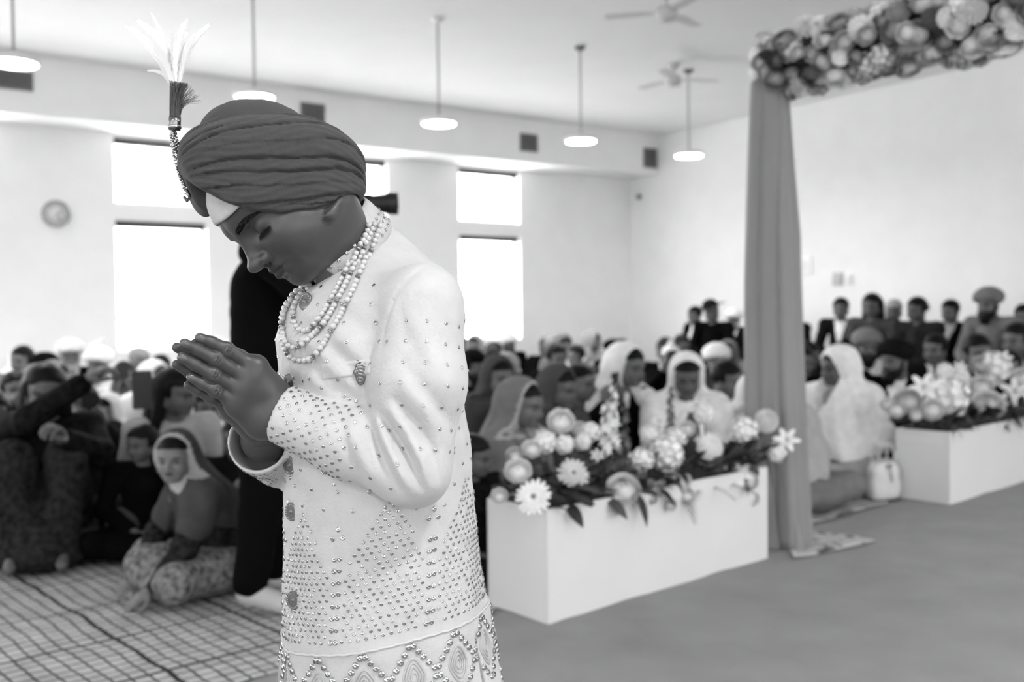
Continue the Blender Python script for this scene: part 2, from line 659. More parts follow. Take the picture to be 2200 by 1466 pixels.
for k, (x, y, lab) in enumerate(pend):
    e = empty('pendant_lamp', (x, y, ZL))
    tag(e, lab, 'lamp', 'pendant lamps')
    mesh_obj('diffuser', disc_me, LAMPE, e)
    mesh_obj('housing', hous_me, LAMPW, e)
    mesh_obj('rod', tube('rod', [(0, 0, 0.05), (0, 0, H_CEIL - ZL - 0.015)], 0.011 if k < 5 else 0.009, 10), RODM, e)
    mesh_obj('ceiling_rose', lathe('ceiling_rose', [(0.055, H_CEIL - ZL), (0.055, H_CEIL - ZL - 0.02), (0.02, H_CEIL - ZL - 0.045)], 24),
             mat('rose_dark', 0.15) if k in (3, 4) else LAMPW, e)
    ld = bpy.data.lights.new('pendant_light', 'AREA')
    ld.shape = 'DISK'
    ld.size = 0.29
    ld.energy = 14.0
    lo = bpy.data.objects.new('pendant_light', ld)
    link(lo, e)
    lo.location = (0, 0, -0.03)

FANW = mat('fan_white', 0.55, rough=0.45)
FANB = mat('fan_blade_pale', 0.62, rough=0.5)


def fan(px, py, d, rot, lab):
    p = at(px, py, d)
    e = empty('ceiling_fan', p, rot)
    tag(e, lab, 'fan', 'ceiling fans')
    mesh_obj('motor', lathe('motor', [(0.02, -0.07), (0.075, -0.06), (0.09, -0.02), (0.09, 0.02), (0.06, 0.05), (0.02, 0.06)], 28), FANW, e)
    mesh_obj('downrod', tube('downrod', [(0, 0, 0.05), (0, 0, H_CEIL - p.z)], 0.013, 10), FANW, e)
    mesh_obj('canopy', lathe('canopy', [(0.025, H_CEIL - p.z - 0.07), (0.06, H_CEIL - p.z - 0.03), (0.065, H_CEIL - p.z)], 20), FANW, e)
    for k in range(3):
        bm = bmesh.new()
        vs = [bm.verts.new(v) for v in ((0.1, -0.03, 0.006), (0.22, -0.06, 0.01), (0.5, -0.055, 0.0), (0.52, 0.0, -0.003),
                                        (0.5, 0.055, -0.008), (0.22, 0.06, -0.008), (0.1, 0.03, -0.004))]
        f = bm.faces.new(vs)
        r = bmesh.ops.extrude_face_region(bm, geom=[f])
        bmesh.ops.translate(bm, vec=(0, 0, 0.008), verts=[v for v in r['geom'] if isinstance(v, bmesh.types.BMVert)])
        bmesh.ops.recalc_face_normals(bm, faces=bm.faces)
        b = mesh_obj('blade', bm_mesh('blade', bm), FANB, e)
        b.rotation_euler = (R(8), 0, 2 * math.pi * k / 3)
    return e


fan(1447, 172, 11.0, R(8), 'pale three-bladed ceiling fan beside the last pendant lamp')
fan(1432, 28, 8.4, R(50), 'pale three-bladed ceiling fan nearer the flower arch')

# ------------------------------------------------------------------ sheets and runner on the floor
PA = Vector((0.122, 3.62, 0))          # near front corner of the first planter
AD = Vector((0.743, 0.669, 0)).normalized()   # aisle direction
AN = Vector((-0.669, 0.743, 0)).normalized()  # away from the aisle, to the guests


def plaid():
    m = bpy.data.materials.new('plaid_sheet')
    m.use_nodes = True
    nt = m.node_tree
    b = nt.nodes['Principled BSDF']
    b.inputs['Roughness'].default_value = 0.9
    b.inputs['Specular IOR Level'].default_value = 0.1
    tc = nt.nodes.new('ShaderNodeTexCoord')
    nz = nt.nodes.new('ShaderNodeTexNoise')
    nz.inputs['Scale'].default_value = 3.0
    nt.links.new(tc.outputs['Object'], nz.inputs['Vector'])
    off = nt.nodes.new('ShaderNodeVectorMath')
    off.operation = 'SCALE'
    off.inputs['Scale'].default_value = 0.05
    nt.links.new(nz.outputs['Color'], off.inputs[0])
    add = nt.nodes.new('ShaderNodeVectorMath')
    nt.links.new(tc.outputs['Object'], add.inputs[0])
    nt.links.new(off.outputs[0], add.inputs[1])
    mp = nt.nodes.new('ShaderNodeMapping')
    mp.inputs['Rotation'].default_value = (0, 0, 0)
    nt.links.new(add.outputs[0], mp.inputs['Vector'])
    sp = nt.nodes.new('ShaderNodeSeparateXYZ')
    nt.links.new(mp.outputs[0], sp.inputs[0])

    def mth(op, a, b_=None):
        n = nt.nodes.new('ShaderNodeMath')
        n.operation = op
        for i, v in enumerate((a, b_)):
            if v is None:
                continue
            if isinstance(v, (int, float)):
                n.inputs[i].default_value = v
            else:
                nt.links.new(v, n.inputs[i])
        return n.outputs[0]

    def line(ax, pitch, wd):
        f = mth('FRACT', mth('DIVIDE', ax, pitch))
        return mth('GREATER_THAN', mth('ABSOLUTE', mth('SUBTRACT', f, 0.5)), 0.5 - wd)
    fine = mth('MAXIMUM', line(sp.outputs[0], 0.056, 0.07), line(sp.outputs[1], 0.056, 0.07))
    wide = mth('MAXIMUM', line(sp.outputs[0], 0.448, 0.02), line(sp.outputs[1], 0.448, 0.02))
    lines = mth('MAXIMUM', fine, wide)
    br = nt.nodes.new('ShaderNodeMix')
    br.data_type = 'RGBA'
    br.inputs['A'].default_value = (0.47, 0.47, 0.47, 1)
    br.inputs['B'].default_value = (0.03, 0.03, 0.03, 1)
    nt.links.new(lines, br.inputs['Factor'])
    # soft worn patches: the darker wide check of the weave
    n2 = nt.nodes.new('ShaderNodeTexNoise')
    n2.inputs['Scale'].default_value = 9.0
    nt.links.new(tc.outputs['Object'], n2.inputs['Vector'])
    mr = nt.nodes.new('ShaderNodeMapRange')
    mr.inputs[1].default_value = 0.35
    mr.inputs[2].default_value = 0.65
    mr.inputs[3].default_value = 0.8
    mr.inputs[4].default_value = 1.1
    nt.links.new(n2.outputs['Fac'], mr.inputs[0])
    mul = nt.nodes.new('ShaderNodeVectorMath')
    mul.operation = 'SCALE'
    nt.links.new(br.outputs['Result'], mul.inputs[0])
    nt.links.new(mr.outputs[0], mul.inputs['Scale'])
    nt.links.new(mul.outputs[0], b.inputs['Base Color'])
    return m


PLAID = plaid()


def sheet(name, a0, a1, n0, n1, z, lab, m, rot=0.0, wr=0.004, res=0.05, cat='sheet'):
    """cloth lying on the floor, a along the aisle, n away from it, with faint wrinkles"""
    na, nn = int((a1 - a0) / res) + 1, int((n1 - n0) / res) + 1
    A, N = np.meshgrid(np.linspace(a0, a1, na), np.linspace(n0, n1, nn), indexing='ij')
    P = np.stack([A.ravel() - (a0 + a1) / 2, N.ravel() - (n0 + n1) / 2, np.zeros(A.size)], 1)
    P[:, 2] = wr * (0.6 + 0.6 * vnoise(P, 5.0, 1)) + wr * 0.8 * np.maximum(0, vnoise(P, 11.0, 4))
    e = (np.arange(na)[:, None] * nn + np.arange(nn)[None]).astype(np.int32)
    F = np.stack([e[:-1, :-1].ravel(), e[1:, :-1].ravel(), e[1:, 1:].ravel(), e[:-1, 1:].ravel()], 1)
    me = np_mesh(name, P, F)
    o = mesh_obj(name, me, m)
    c = PA + AD * ((a0 + a1) / 2) + AN * ((n0 + n1) / 2)
    o.matrix_world = Matrix.Translation((c.x, c.y, z)) @ Matrix(
        ((AD.x, AN.x, 0, 0), (AD.y, AN.y, 0, 0), (0, 0, 1, 0), (0, 0, 0, 1))) @ Matrix.Rotation(rot, 4, 'Z')
    sm = o.modifiers.new('thickness', 'SOLIDIFY')
    sm.thickness = 0.002
    tag(o, lab, cat)
    return o


sheet('floor_sheet', -2.32, 5.3, 0.25, 2.6, 0.005, 'pale plaid floor sheet under the guests right behind the planters', PLAID)
sheet('floor_sheet', -5.2, -2.28, 0.28, 2.7, 0.009, 'pale plaid floor sheet overlapping the next one in front of the seated girl', PLAID, rot=R(2.5))
sheet('floor_sheet', -4.6, 5.2, 2.5, 8.6, 0.003, 'wide pale plaid floor sheet under the back rows of the crowd', PLAID, res=0.12)
RUN = mat('runner_grey', 0.27, rough=0.9, spec=0.08, noise=0.08, nscale=4, bump=0.12, bscale=220)
sheet('aisle_runner', -5.5, 6.3, -4.6, 0.27, 0.002, 'plain grey cloth runner along the aisle beside the white planters', RUN, wr=0.006, res=0.08, cat='runner')
# ------------------------------------------------------------------ heads
LOWFACE = 0.86


def head_field(Q, lids=True, jaw=1.0, nose=1.0, mouth=True, ears=True, neck=None, small_skull=False):
    """distance field of a human head; Q = (forward, left, up) metres from the midpoint between the ears"""
    A = Q.copy()
    A[:, 2] = np.where(A[:, 2] < 0.02, 0.02 + (A[:, 2] - 0.02) / LOWFACE, A[:, 2])      # child: shorter lower face
    A[:, 1] = np.abs(A[:, 1])                                  # mirror: build one half
    skull = ell(A, (0.002, 0, 0.036), (0.082, 0.064, 0.068)) if small_skull else ell(A, (-0.008, 0, 0.046), (0.096, 0.075, 0.083))
    face = ell(A, (0.036, 0, -0.012), (0.060, 0.056, 0.070))
    d = smin(skull, face, 0.03)
    d = smin(d, ell(A, (0.072, 0, 0.045), (0.026, 0.046, 0.036)), 0.025)       # forehead
    d = smin(d, cone(A, (-0.002, 0.043 if small_skull else 0.050, -0.034), (0.062, 0.018, -0.070), 0.022, 0.017), 0.03)  # jaw
    d = smin(d, ell(A, (0.074, 0, -0.073), (0.0165, 0.019, 0.0145)), 0.016)        # chin
    d = smin(d, ell(A, (0.052, 0.034, -0.024), (0.036, 0.028, 0.032)), 0.02)   # cheek
    d = smin(d, cone(A, (0.089, 0.012, 0.030), (0.066, 0.047, 0.032), 0.0095, 0.006), 0.02)   # brow
    d = smax(d, -ell(A, (0.104, 0.034, 0.008), (0.0225, 0.021, 0.0135)), 0.012)   # eye socket
    if lids:
        d = smin(d, sph(A, (0.0730, 0.0325, 0.007), 0.0150), 0.003)             # closed upper lid over the eyeball
        d = smax(d, -cone(A, (0.0905, 0.021, 0.0005), (0.083, 0.045, 0.0005), 0.0014, 0.0012), 0.002)
        d = smax(d, -cone(A, (0.091, 0.022, 0.0185), (0.083, 0.046, 0.0175), 0.0012, 0.001), 0.003)
    else:
        d = smin(d, sph(A, (0.073, 0.0325, 0.008), 0.0138), 0.004)
    # nose
    d = smin(d, cone(A, (0.091, 0, 0.018), (0.1045, 0, -0.018), 0.0075, 0.0088), 0.012)
    d = smin(d, ell(A, (0.108 * nose, 0, -0.0225), (0.0115, 0.0108, 0.0095)), 0.006)
    d = smin(d, ell(A, (0.095, 0.0125, -0.0255), (0.0105, 0.0068, 0.0075)), 0.005)
    d = smax(d, -ell(A, (0.099, 0.0068, -0.0335), (0.0055, 0.0032, 0.0045)), 0.003)
    # mouth
    if mouth:
        d = smin(d, ell(A, (0.086, 0, -0.048), (0.012, 0.022, 0.014)), 0.012)
        d = smin(d, cone(A, (0.0965, 0.003, -0.0425), (0.086, 0.021, -0.0475), 0.0058, 0.0034), 0.004)
        d = smin(d, cone(A, (0.0948, 0.0, -0.0540), (0.086, 0.019, -0.0505), 0.0070, 0.0036), 0.004)
        d = smax(d, -cone(A, (0.1025, 0.0, -0.0475), (0.089, 0.0245, -0.0490), 0.0013, 0.001), 0.0025)
        d = smax(d, -cone(A, (0.0995, 0.0, -0.033), (0.101, 0.0, -0.0385), 0.0012, 0.0022), 0.003)     # philtrum
        d = smax(d, -ell(A, (0.0965, 0, -0.0630), (0.006, 0.013, 0.003)), 0.005)
    if ears:
        if small_skull:
            A = A + np.array([-0.011, 0.010, 0], np.float32)
        e = ell(A, (0.002, 0.0775, -0.016), (0.017, 0.0065, 0.029))
        e = smin(e, ell(A, (0.012, 0.0755, -0.043), (0.0085, 0.0055, 0.0095)), 0.006)  # lobe
        e = smax(e, -ell(A, (0.007, 0.0845, -0.015), (0.0095, 0.005, 0.017)), 0.004)
        e = smin(e, ell(A, (0.017, 0.0745, -0.023), (0.004, 0.004, 0.006)), 0.004)
        if small_skull:
            e = smax(e, A[:, 2] + 0.038, 0.006)
        d = smin(d, e, 0.006)
    if neck is not None:
        d = smin(d, neck(Q), 0.03)
    return d


# ------------------------------------------------------------------ the boy
SKIN_BOY = mat('boy_skin', 0.046, rough=0.42, spec=0.5, sheen=0.05, noise=0.10, nscale=35, bump=0.04, bscale=600)
NAILM = mat('nail', 0.085, rough=0.25, spec=0.5)
BROWM = mat('brow_hair', 0.006, rough=0.7)
KURTA = mat('kurta_silk', 0.475, rough=0.55, spec=0.25, sheen=0.2, noise=0.03, nscale=60, bump=0.22, bscale=260)
LIPM = mat('lip', 0.033, rough=0.4)

BY = 1.25                                   # boy's distance
# head frame
phi, psi = R(228), R(27)
F0 = Vector((math.cos(phi), 0, math.sin(phi)))
U0 = Vector((math.cos(phi - math.pi / 2), 0, math.sin(phi - math.pi / 2)))
L0 = Vector((0, -1, 0))
HF = F0 * math.cos(psi) + L0 * math.sin(psi)
HL = L0 * math.cos(psi) - F0 * math.sin(psi)
HU = U0.copy()
rho = R(-10)                                # slight sideways tilt
HL, HU = HL * math.cos(rho) + HU * math.sin(rho), HU * math.cos(rho) - HL * math.sin(rho)
HC = at(662, 425, 1.22)
HS = 1.0                                    # head scale
HM = np.array([list(HF), list(HL), list(HU)], np.float32)
HCn = np.array(HC, np.float32)


def to_head(P):
    return ((P - HCn) @ HM.T) / HS


def head_pt(f, l, u):
    return HC + (HF * f + HL * l + HU * u) * HS


# body frame
AL = R(30)
BF = Vector((-math.cos(AL), -math.sin(AL), 0))
BL = Vector((math.sin(AL), -math.cos(AL), 0))
n3 = lambda v: np.array(v, np.float32)

NECK_TOP = head_pt(0.004, 0, -0.040)
NECK_BOT = at(762, 590, 1.285)


def neck_f(Q):
    P = Q @ HM * HS + HCn
    return cone(P, NECK_TOP, NECK_BOT, 0.043, 0.052) / HS


def boy_head(P):
    return head_field(to_head(P), neck=neck_f, small_skull=True) * HS


lo = np.minimum(n3(HC), n3(NECK_BOT)) - 0.16
hi = np.maximum(n3(HC), n3(NECK_BOT)) + 0.16
HV, HFc = polymesh(boy_head, lo, hi, 0.0017)
HV = relax(HV, HFc, 1, 0.4)

# hands: joints as (px, py, distance); fingers listed tip, outer joint, middle joint, knuckle
FING = [  # left hand
    [(429, 726, 1.090), (455, 736, 1.098), (487, 751, 1.106), (550, 790, 1.125)],
    [(396, 738, 1.082), (424, 752, 1.091), (464, 772, 1.101), (537, 815, 1.125)],
    [(391, 768, 1.084), (419, 784, 1.092), (458, 805, 1.102), (524, 842, 1.125)],
    [(410, 811, 1.093), (433, 824, 1.099), (462, 839, 1.106), (514, 869, 1.127)],
]
FRAD = [(0.0056, 0.0066, 0.0076, 0.0092), (0.0058, 0.0068, 0.0077, 0.0090), (0.0056, 0.0066, 0.0075, 0.0088), (0.0050, 0.0059, 0.0068, 0.0084)]
DR = BL * -0.0235 + Vector((0, 0, -0.006))         # from the left hand to the right hand


def hand_prims(side):
    """(capsules, nails) of one hand; side 0 left (near), 1 right (far)"""
    off = Vector((0, 0, 0)) if side == 0 else DR
    inn = BL * (-0.006 if side == 0 else 0.006)    # towards the other palm
    caps = []
    nails = []
    for fi, (f, r) in enumerate(zip(FING, FRAD)):
        p = [at(*q) + off for q in f]
        if side == 1:
            j = [Vector((0.000, 0, -0.001)), Vector((-0.003, 0, 0.001)), Vector((-0.001, 0, -0.003)), Vector((0.002, 0, -0.004))][fi]
            p = [q + j for q in p]
        k = 3 if side == 0 else 3
        for i in range(k):
            caps.append((p[i], p[i + 1], r[i], r[i + 1], 0))
        nails.append((p[0], p[1], r[0]))
    wr = at(592, 884, 1.150) + off
    heel = at(563, 905, 1.140) + off
    th = at(575, 838, 1.140) + off
    kn = [at(*f[3]) + off for f in FING]
    for i in range(4):
        caps.append((kn[i], wr + (th - wr) * (0.75 - 0.3 * i) if i < 3 else heel, 0.0115, 0.016, 1))
        if i < 3:
            caps.append((kn[i], kn[i + 1], 0.0105, 0.0105, 1))
    caps.append((kn[3], heel, 0.0105, 0.0155, 1))
    caps.append((th, wr, 0.018, 0.021, 1))
    caps.append((heel, wr, 0.017, 0.021, 1))
    # thumb lies along the index finger, against the other thumb
    t0 = th + inn * 1.5
    t1 = at(552, 792, 1.135) + off + inn * 2.0
    t2 = at(520, 768, 1.128) + off + inn * 2.0
    t3 = at(497, 754, 1.120) + off + inn * 2.0
    caps += [(t0, t1, 0.014, 0.0098, 0), (t1, t2, 0.0098, 0.0088, 0), (t2, t3, 0.0088, 0.0066, 0)]
    return caps, nails, wr


LH, LN, LW = hand_prims(0)
RH, RN, RW = hand_prims(1)
L_ELB = at(886, 1006, 1.120)
R_ELB = at(650, 1000, 1.42)
L_SH = at(905, 657, 1.155)
R_SH = at(735, 620, 1.39)
RVIA = at(566, 944, 1.205)


def hand_field(caps, wr, elb, via=None):
    fore = wr + (elb - wr) * 0.55
    via = via or fore

    def f(P):
        palm = [cone(P, a, b, ra, rb) for (a, b, ra, rb, t) in caps if t == 1]
        d = union(palm, 0.016)
        d = smin(d, cone(P, wr, via, 0.0205, 0.0225), 0.02)
        d = smin(d, cone(P, via, fore, 0.0225, 0.026), 0.02)
        for i in range(0, 12, 3):
            fs = [cone(P, a, b, ra, rb) for (a, b, ra, rb, t) in caps[i:i + 3]]
            fd = union(fs, 0.003)
            a, b, ra, rb, t = caps[i + 1]
            fd = smin(fd, sph(P, b + (BL if caps is LH else -BL) * 0.001, rb * 1.02), 0.004)       # middle joint
            fing = fd if i == 0 else smin(fing, fd, 0.0008)
        d = smin(d, fing, 0.007)
        tc = [c for c in caps if c[4] == 0][12:]
        d = smin(d, union([cone(P, a, b, ra, rb) for (a, b, ra, rb, t) in tc], 0.004), 0.006)
        # knuckle dimples and finger-joint creases on the back of the hand
        s = BL if caps is LH else -BL
        for i in range(0, 12, 3):
            a, b, ra, rb, t = caps[i + 1]
            ax = (caps[i + 2][1] - b).normalized()
            cr = ax.cross(s).normalized()
            for o in (-0.0032, 0.0, 0.0032):
                q = b + s * (rb + 0.0004) + ax * o
                d = smax(d, -cone(P, q - cr * 0.0048, q + cr * 0.0048, 0.0010, 0.0010), 0.0012)
        return d
    return f


parts = [(HV, HFc)]
for caps, wr, elb in ((LH, LW, L_ELB), (RH, RW, R_ELB)):
    pts = np.array([list(c[0]) for c in caps] + [list(c[1]) for c in caps] + [list(wr + (elb - wr) * 0.55)], np.float32)
    V_, F_ = polymesh(hand_field(caps, wr, elb, RVIA if caps is RH else None), pts.min(0) - 0.035, pts.max(0) + 0.035, 0.0013)
    parts.append((relax(V_, F_, 1, 0.3), F_))

# torso, arms and legs under the clothes
TC = [  # z, centre x, centre y, half depth, half width of the jacket
    (0.44, -0.150, 1.285, 0.156, 0.175), (0.60, -0.157, 1.28, 0.147, 0.168), (0.69, -0.163, 1.277, 0.138, 0.160),
    (0.80, -0.171, 1.275, 0.126, 0.148), (0.90, -0.174, 1.272, 0.119, 0.142), (0.98, -0.176, 1.270, 0.117, 0.139),
    (1.06, -0.184, 1.270, 0.112, 0.144), (1.12, -0.184, 1.270, 0.111, 0.148), (1.165, -0.178, 1.275, 0.103, 0.134),
    (1.20, -0.173, 1.28, 0.080, 0.102), (1.23, -0.174, 1.284, 0.052, 0.058), (1.265, -0.178, 1.288, 0.024, 0.024)]
TCa = np.array(TC, np.float32)
HIP = Vector((-0.155, 1.278, 0.70))
legs = []
for s in (-1, 1):
    hp = HIP + BL * (0.075 * s)
    kn = hp + Vector((0, 0, -0.30)) + BF * 0.02
    an = hp + Vector((0, 0, -0.632))
    legs.append((hp, kn, an, an + BF * 0.11 + Vector((0, 0, -0.035))))


def boy_trunk(P):
    ds = [cone(P, (-0.165, 1.275, 0.76), (-0.175, 1.275, 1.10), 0.085, 0.085),
          cone(P, L_SH, L_ELB, 0.036, 0.030), cone(P, R_SH, R_ELB, 0.036, 0.030),
          cone(P, L_ELB, LW + (L_ELB - LW) * 0.5, 0.030, 0.026), cone(P, R_ELB, RW + (R_ELB - RW) * 0.5, 0.030, 0.026),
          cone(P, (-0.175, 1.275, 1.1), NECK_BOT, 0.085, 0.055), cone(P, L_SH, R_SH, 0.038, 0.038)]
    for (hp, kn, an, toe) in legs:
        ds += [cone(P, hp, kn, 0.065, 0.045), cone(P, kn, an, 0.045, 0.032), cone(P, an + Vector((0, 0, -0.03)), toe, 0.033, 0.026)]
    return union(ds, 0.03)


V_, F_ = polymesh(boy_trunk, (-0.42, 0.98, -0.01), (0.02, 1.56, 1.27), 0.008)
parts.append((V_, F_))
BVt, BFt = join_np(parts)
cen = BVt[BFt].mean(1)
ql = to_head(cen)
al = np.abs(ql[:, 1])
nh = len(HFc)
mi = np.zeros(len(BFt), np.int32)
ish = np.arange(len(BFt)) < nh
# lips a little darker
lipm = ish & (ell(np.stack([ql[:, 0], al, ql[:, 2]], 1), (0.096, 0, -0.0385), (0.014, 0.020, 0.0088)) < 0) & (ql[:, 0] > 0.086)
mi[lipm] = 1
# nails
for (tip, nx, r) in LN + RN:
    side = BL if (tip, nx, r) in LN else -BL
    ax = (tip - nx).normalized()
    c = tip + ax * (r * 0.15) + side * (r * 0.85)
    rel = cen - n3(c)
    u_ = rel @ n3(ax)
    w_ = rel @ n3(ax.cross(side).normalized())
    dpt = rel @ n3(side)
    m_ = (~ish) & ((u_ / 0.0052) ** 2 + (w_ / 0.0042) ** 2 < 1) & (np.abs(dpt) < 0.004)
    mi[m_] = 2
body_me = np_mesh('person', BVt, BFt, True, mi)
for k in (SKIN_BOY, LIPM, NAILM):
    body_me.materials.append(k)
boy = mesh_obj('person', body_me)
tag(boy, 'boy in white sequinned knee-length coat and plumed turban, head bowed, palms pressed together', 'person')
boy_bvh = BVHTree.FromPolygons([Vector(v) for v in HV], [tuple(f) for f in HFc])


# eyebrows and lashes follow the skin
def on_skin(f, l, u, lift=0.0006):
    p = head_pt(0.16, l * 1.25, u)
    q = head_pt(f, l, u)
    hit = boy_bvh.ray_cast(p, (q - p).normalized())
    if hit[0] is None:
        return q
    return hit[0] + hit[1] * lift


for s in (1, -1):
    # eyebrow: short hairs combed outwards
    V, F = [], []
    for i in range(420):
        t = rng.random()
        wd = 0.0062 * (math.sin(math.pi * (0.16 + 0.80 * t)) ** 0.7)
        u = 0.0225 + 0.0070 * math.sin(math.pi * min(1, t * 0.85)) - 0.007 * t + wd * (rng.random() - 0.5)
        l = 0.012 + 0.043 * t
        ln = rng.uniform(0.004, 0.0065) * (1.0 - 0.35 * t)
        p0 = on_skin(0.08, l * s, u, 0.0003)
        p1 = on_skin(0.08, (l + ln * 0.85) * s, u + ln * (0.45 - 0.75 * t), 0.0010)
        w_ = (p1 - p0).cross(HF).normalized() * 0.00034
        k = len(V)
        V += [p0 - w_, p0 + w_, p1]
        F.append((k, k + 1, k + 2))
    mesh_obj('eyebrow', pydata('eyebrow', V, F), BROWM, boy)
    V, F = [], []
    for i in range(26):
        t = i / 25
        l = (0.020 + 0.027 * t) * s
        b0 = on_skin(0.08, l, 0.0025, 0.0002)
        d = (HF * 0.75 - HU * 0.65 + HL * (0.35 * s * (t - 0.2))).normalized()
        side = HL * 0.0008
        tip = b0 + d * (0.0075 + 0.003 * t)
        k = len(V)
        V += [b0 - side, b0 + side, tip]
        F.append((k, k + 1, k + 2))
    # dark lash line
    for i in range(14):
        t0, t1 = i / 14, (i + 1) / 14
        k = len(V)
        for t in (t0, t1):
            for du in (0.0020, -0.0016):
                V.append(on_skin(0.08, (0.020 + 0.027 * t) * s, 0.0025 + du * (math.sin(math.pi * (0.1 + 0.85 * t))), 0.0006))
        F.append((k, k + 2, k + 3, k + 1))
    mesh_obj('eyelashes', pydata('eyelashes', V, F), BROWM, boy)

# collar band: slanted ring with open front
COLM = KURTA
cb = at(795, 470, 1.315)
cf = at(678, 615, 1.215)
cc_ = (cb + cf) / 2
ca = (cb - cf) / 2                                   # half axis front-back
cu = ca.cross(BL).normalized()
if cu.z < 0:
    cu = -cu
clat = cu.cross(ca.normalized()).normalized() * 0.058

# ------------------------------------------------------------------ jacket
Z_ = TCa[:, 0]


def twist(z):
    return np.interp(z, [0.4, 1.04, 1.16, 1.3], [R(16), R(17), R(30), R(33)])


def torso_d(P, grow=0.0):
    z = P[:, 2]
    cx = np.interp(z, Z_, TCa[:, 1])
    cy = np.interp(z, Z_, TCa[:, 2])
    a = np.interp(z, Z_, TCa[:, 3]) + grow
    b = np.interp(z, Z_, TCa[:, 4]) + grow
    x, y = P[:, 0] - cx, P[:, 1] - cy
    tw = twist(z)
    f = -x * np.cos(tw) - y * np.sin(tw)
    l = x * np.sin(tw) - y * np.cos(tw)
    k = (np.abs(f / a) ** 2.3 + np.abs(l / b) ** 2.3) ** (1 / 2.3)
    d = (k - 1) * np.minimum(a, b)
    d = smax(d, 0.47 - z, 0.004)
    return smax(d, z - 1.262, 0.01), f, l, z


CUFF_L = LW + (L_ELB - LW) * 0.07
CUFF_R = at(556, 950, 1.19)


def P3(lst):
    return [at(*q) for q in lst]


def crease(P, pts, r):
    d = None
    for a, b in zip(pts[:-1], pts[1:]):
        c = cone(P, a, b, r, r)
        d = c if d is None else np.minimum(d, c)
    return d


# folds of the near sleeve, as curves on its outer side (X, Z), with width and height
def XZ(lst, Y=1.085):
    return np.array([[at(px, py, Y).x, at(px, py, Y).z] for (px, py) in lst], np.float32)


FOLDS = [  # curve, width, height (negative = groove)
    (XZ([(822, 896), (850, 935), (885, 990), (905, 1045)]), 0.0050, -0.0085),
    (XZ([(806, 905), (832, 955), (862, 1010), (885, 1052)]), 0.0060, 0.0075),
    (XZ([(790, 903), (806, 945), (830, 1000), (862, 1052)]), 0.0050, -0.0065),
    (XZ([(838, 880), (876, 925), (908, 985), (922, 1040)]), 0.0060, 0.0080),
    (XZ([(850, 858), (895, 910), (928, 970), (940, 1030)]), 0.0055, -0.0060),
    (XZ([(862, 820), (915, 880), (955, 950)]), 0.0075, 0.0045),
    (XZ([(860, 770), (915, 840), (965, 920)]), 0.0075, -0.0045),
    (XZ([(880, 690), (930, 770), (985, 870)]), 0.0095, 0.0030),
    (XZ([(850, 640), (870, 720), (905, 800)]), 0.0080, -0.0025),
    (XZ([(932, 556), (888, 588), (852, 630), (829, 690), (818, 765)], 1.11), 0.0018, -0.0028),
    (XZ([(752, 893), (760, 945), (785, 1005), (812, 1040)]), 0.0070, 0.0040),
    (XZ([(728, 888), (735, 940), (755, 995), (775, 1030)]), 0.0060, -0.0035),
]


def fold_disp(P):
    q = P[:, [0, 2]]
    out = np.zeros(len(P), np.float32)
    for pts, w, hgt in FOLDS:
        d2 = None
        n = len(pts) - 1
        for i in range(n):
            a, b = pts[i], pts[i + 1]
            ab = b - a
            t = np.clip(((q - a) @ ab) / float(ab @ ab), 0, 1)
            e = q - a - t[:, None] * ab
            dd = (e * e).sum(1)
            tt = (i + t) / n
            if d2 is None:
                d2, ts = dd, tt
            else:
                ts = np.where(dd < d2, tt, ts)
                d2 = np.minimum(d2, dd)
        out += hgt * np.exp(-d2 / (w * w)) * np.sin(np.pi * (0.12 + 0.80 * ts))
    return out * sstep(1.16, 1.11, P[:, 1])


def sleeve_d(P, sh, elb, cuff, wide=0.0):
    mid = sh + (elb - sh) * 0.5
    fm = elb + (cuff - elb) * 0.5
    d = cone(P, sh, mid, 0.050, 0.054)
    d = smin(d, cone(P, mid, elb, 0.054, 0.041), 0.02)
    d = smin(d, cone(P, elb, fm, 0.040, 0.0385), 0.022)
    d = smin(d, cone(P, fm, cuff, 0.0385 + wide * 0.5, 0.0350 + wide), 0.02)
    return d


def cut_cuff(P, d, w, e, c, wide=0.0):
    """open, hollow end of a sleeve"""
    axv = (e - c).normalized()
    q = (P - n3(c)) @ n3(axv)
    bore = cone(P, c - axv * 0.06, c + axv * 0.055, 0.0315 + wide, 0.0305 + wide)
    d = smax(d, -bore, 0.002)
    near_c = np.sqrt(((P - n3(c)) ** 2).sum(1)) < 0.085
    return np.where(near_c, smax(d, -(q + 0.004), 0.0015), d)


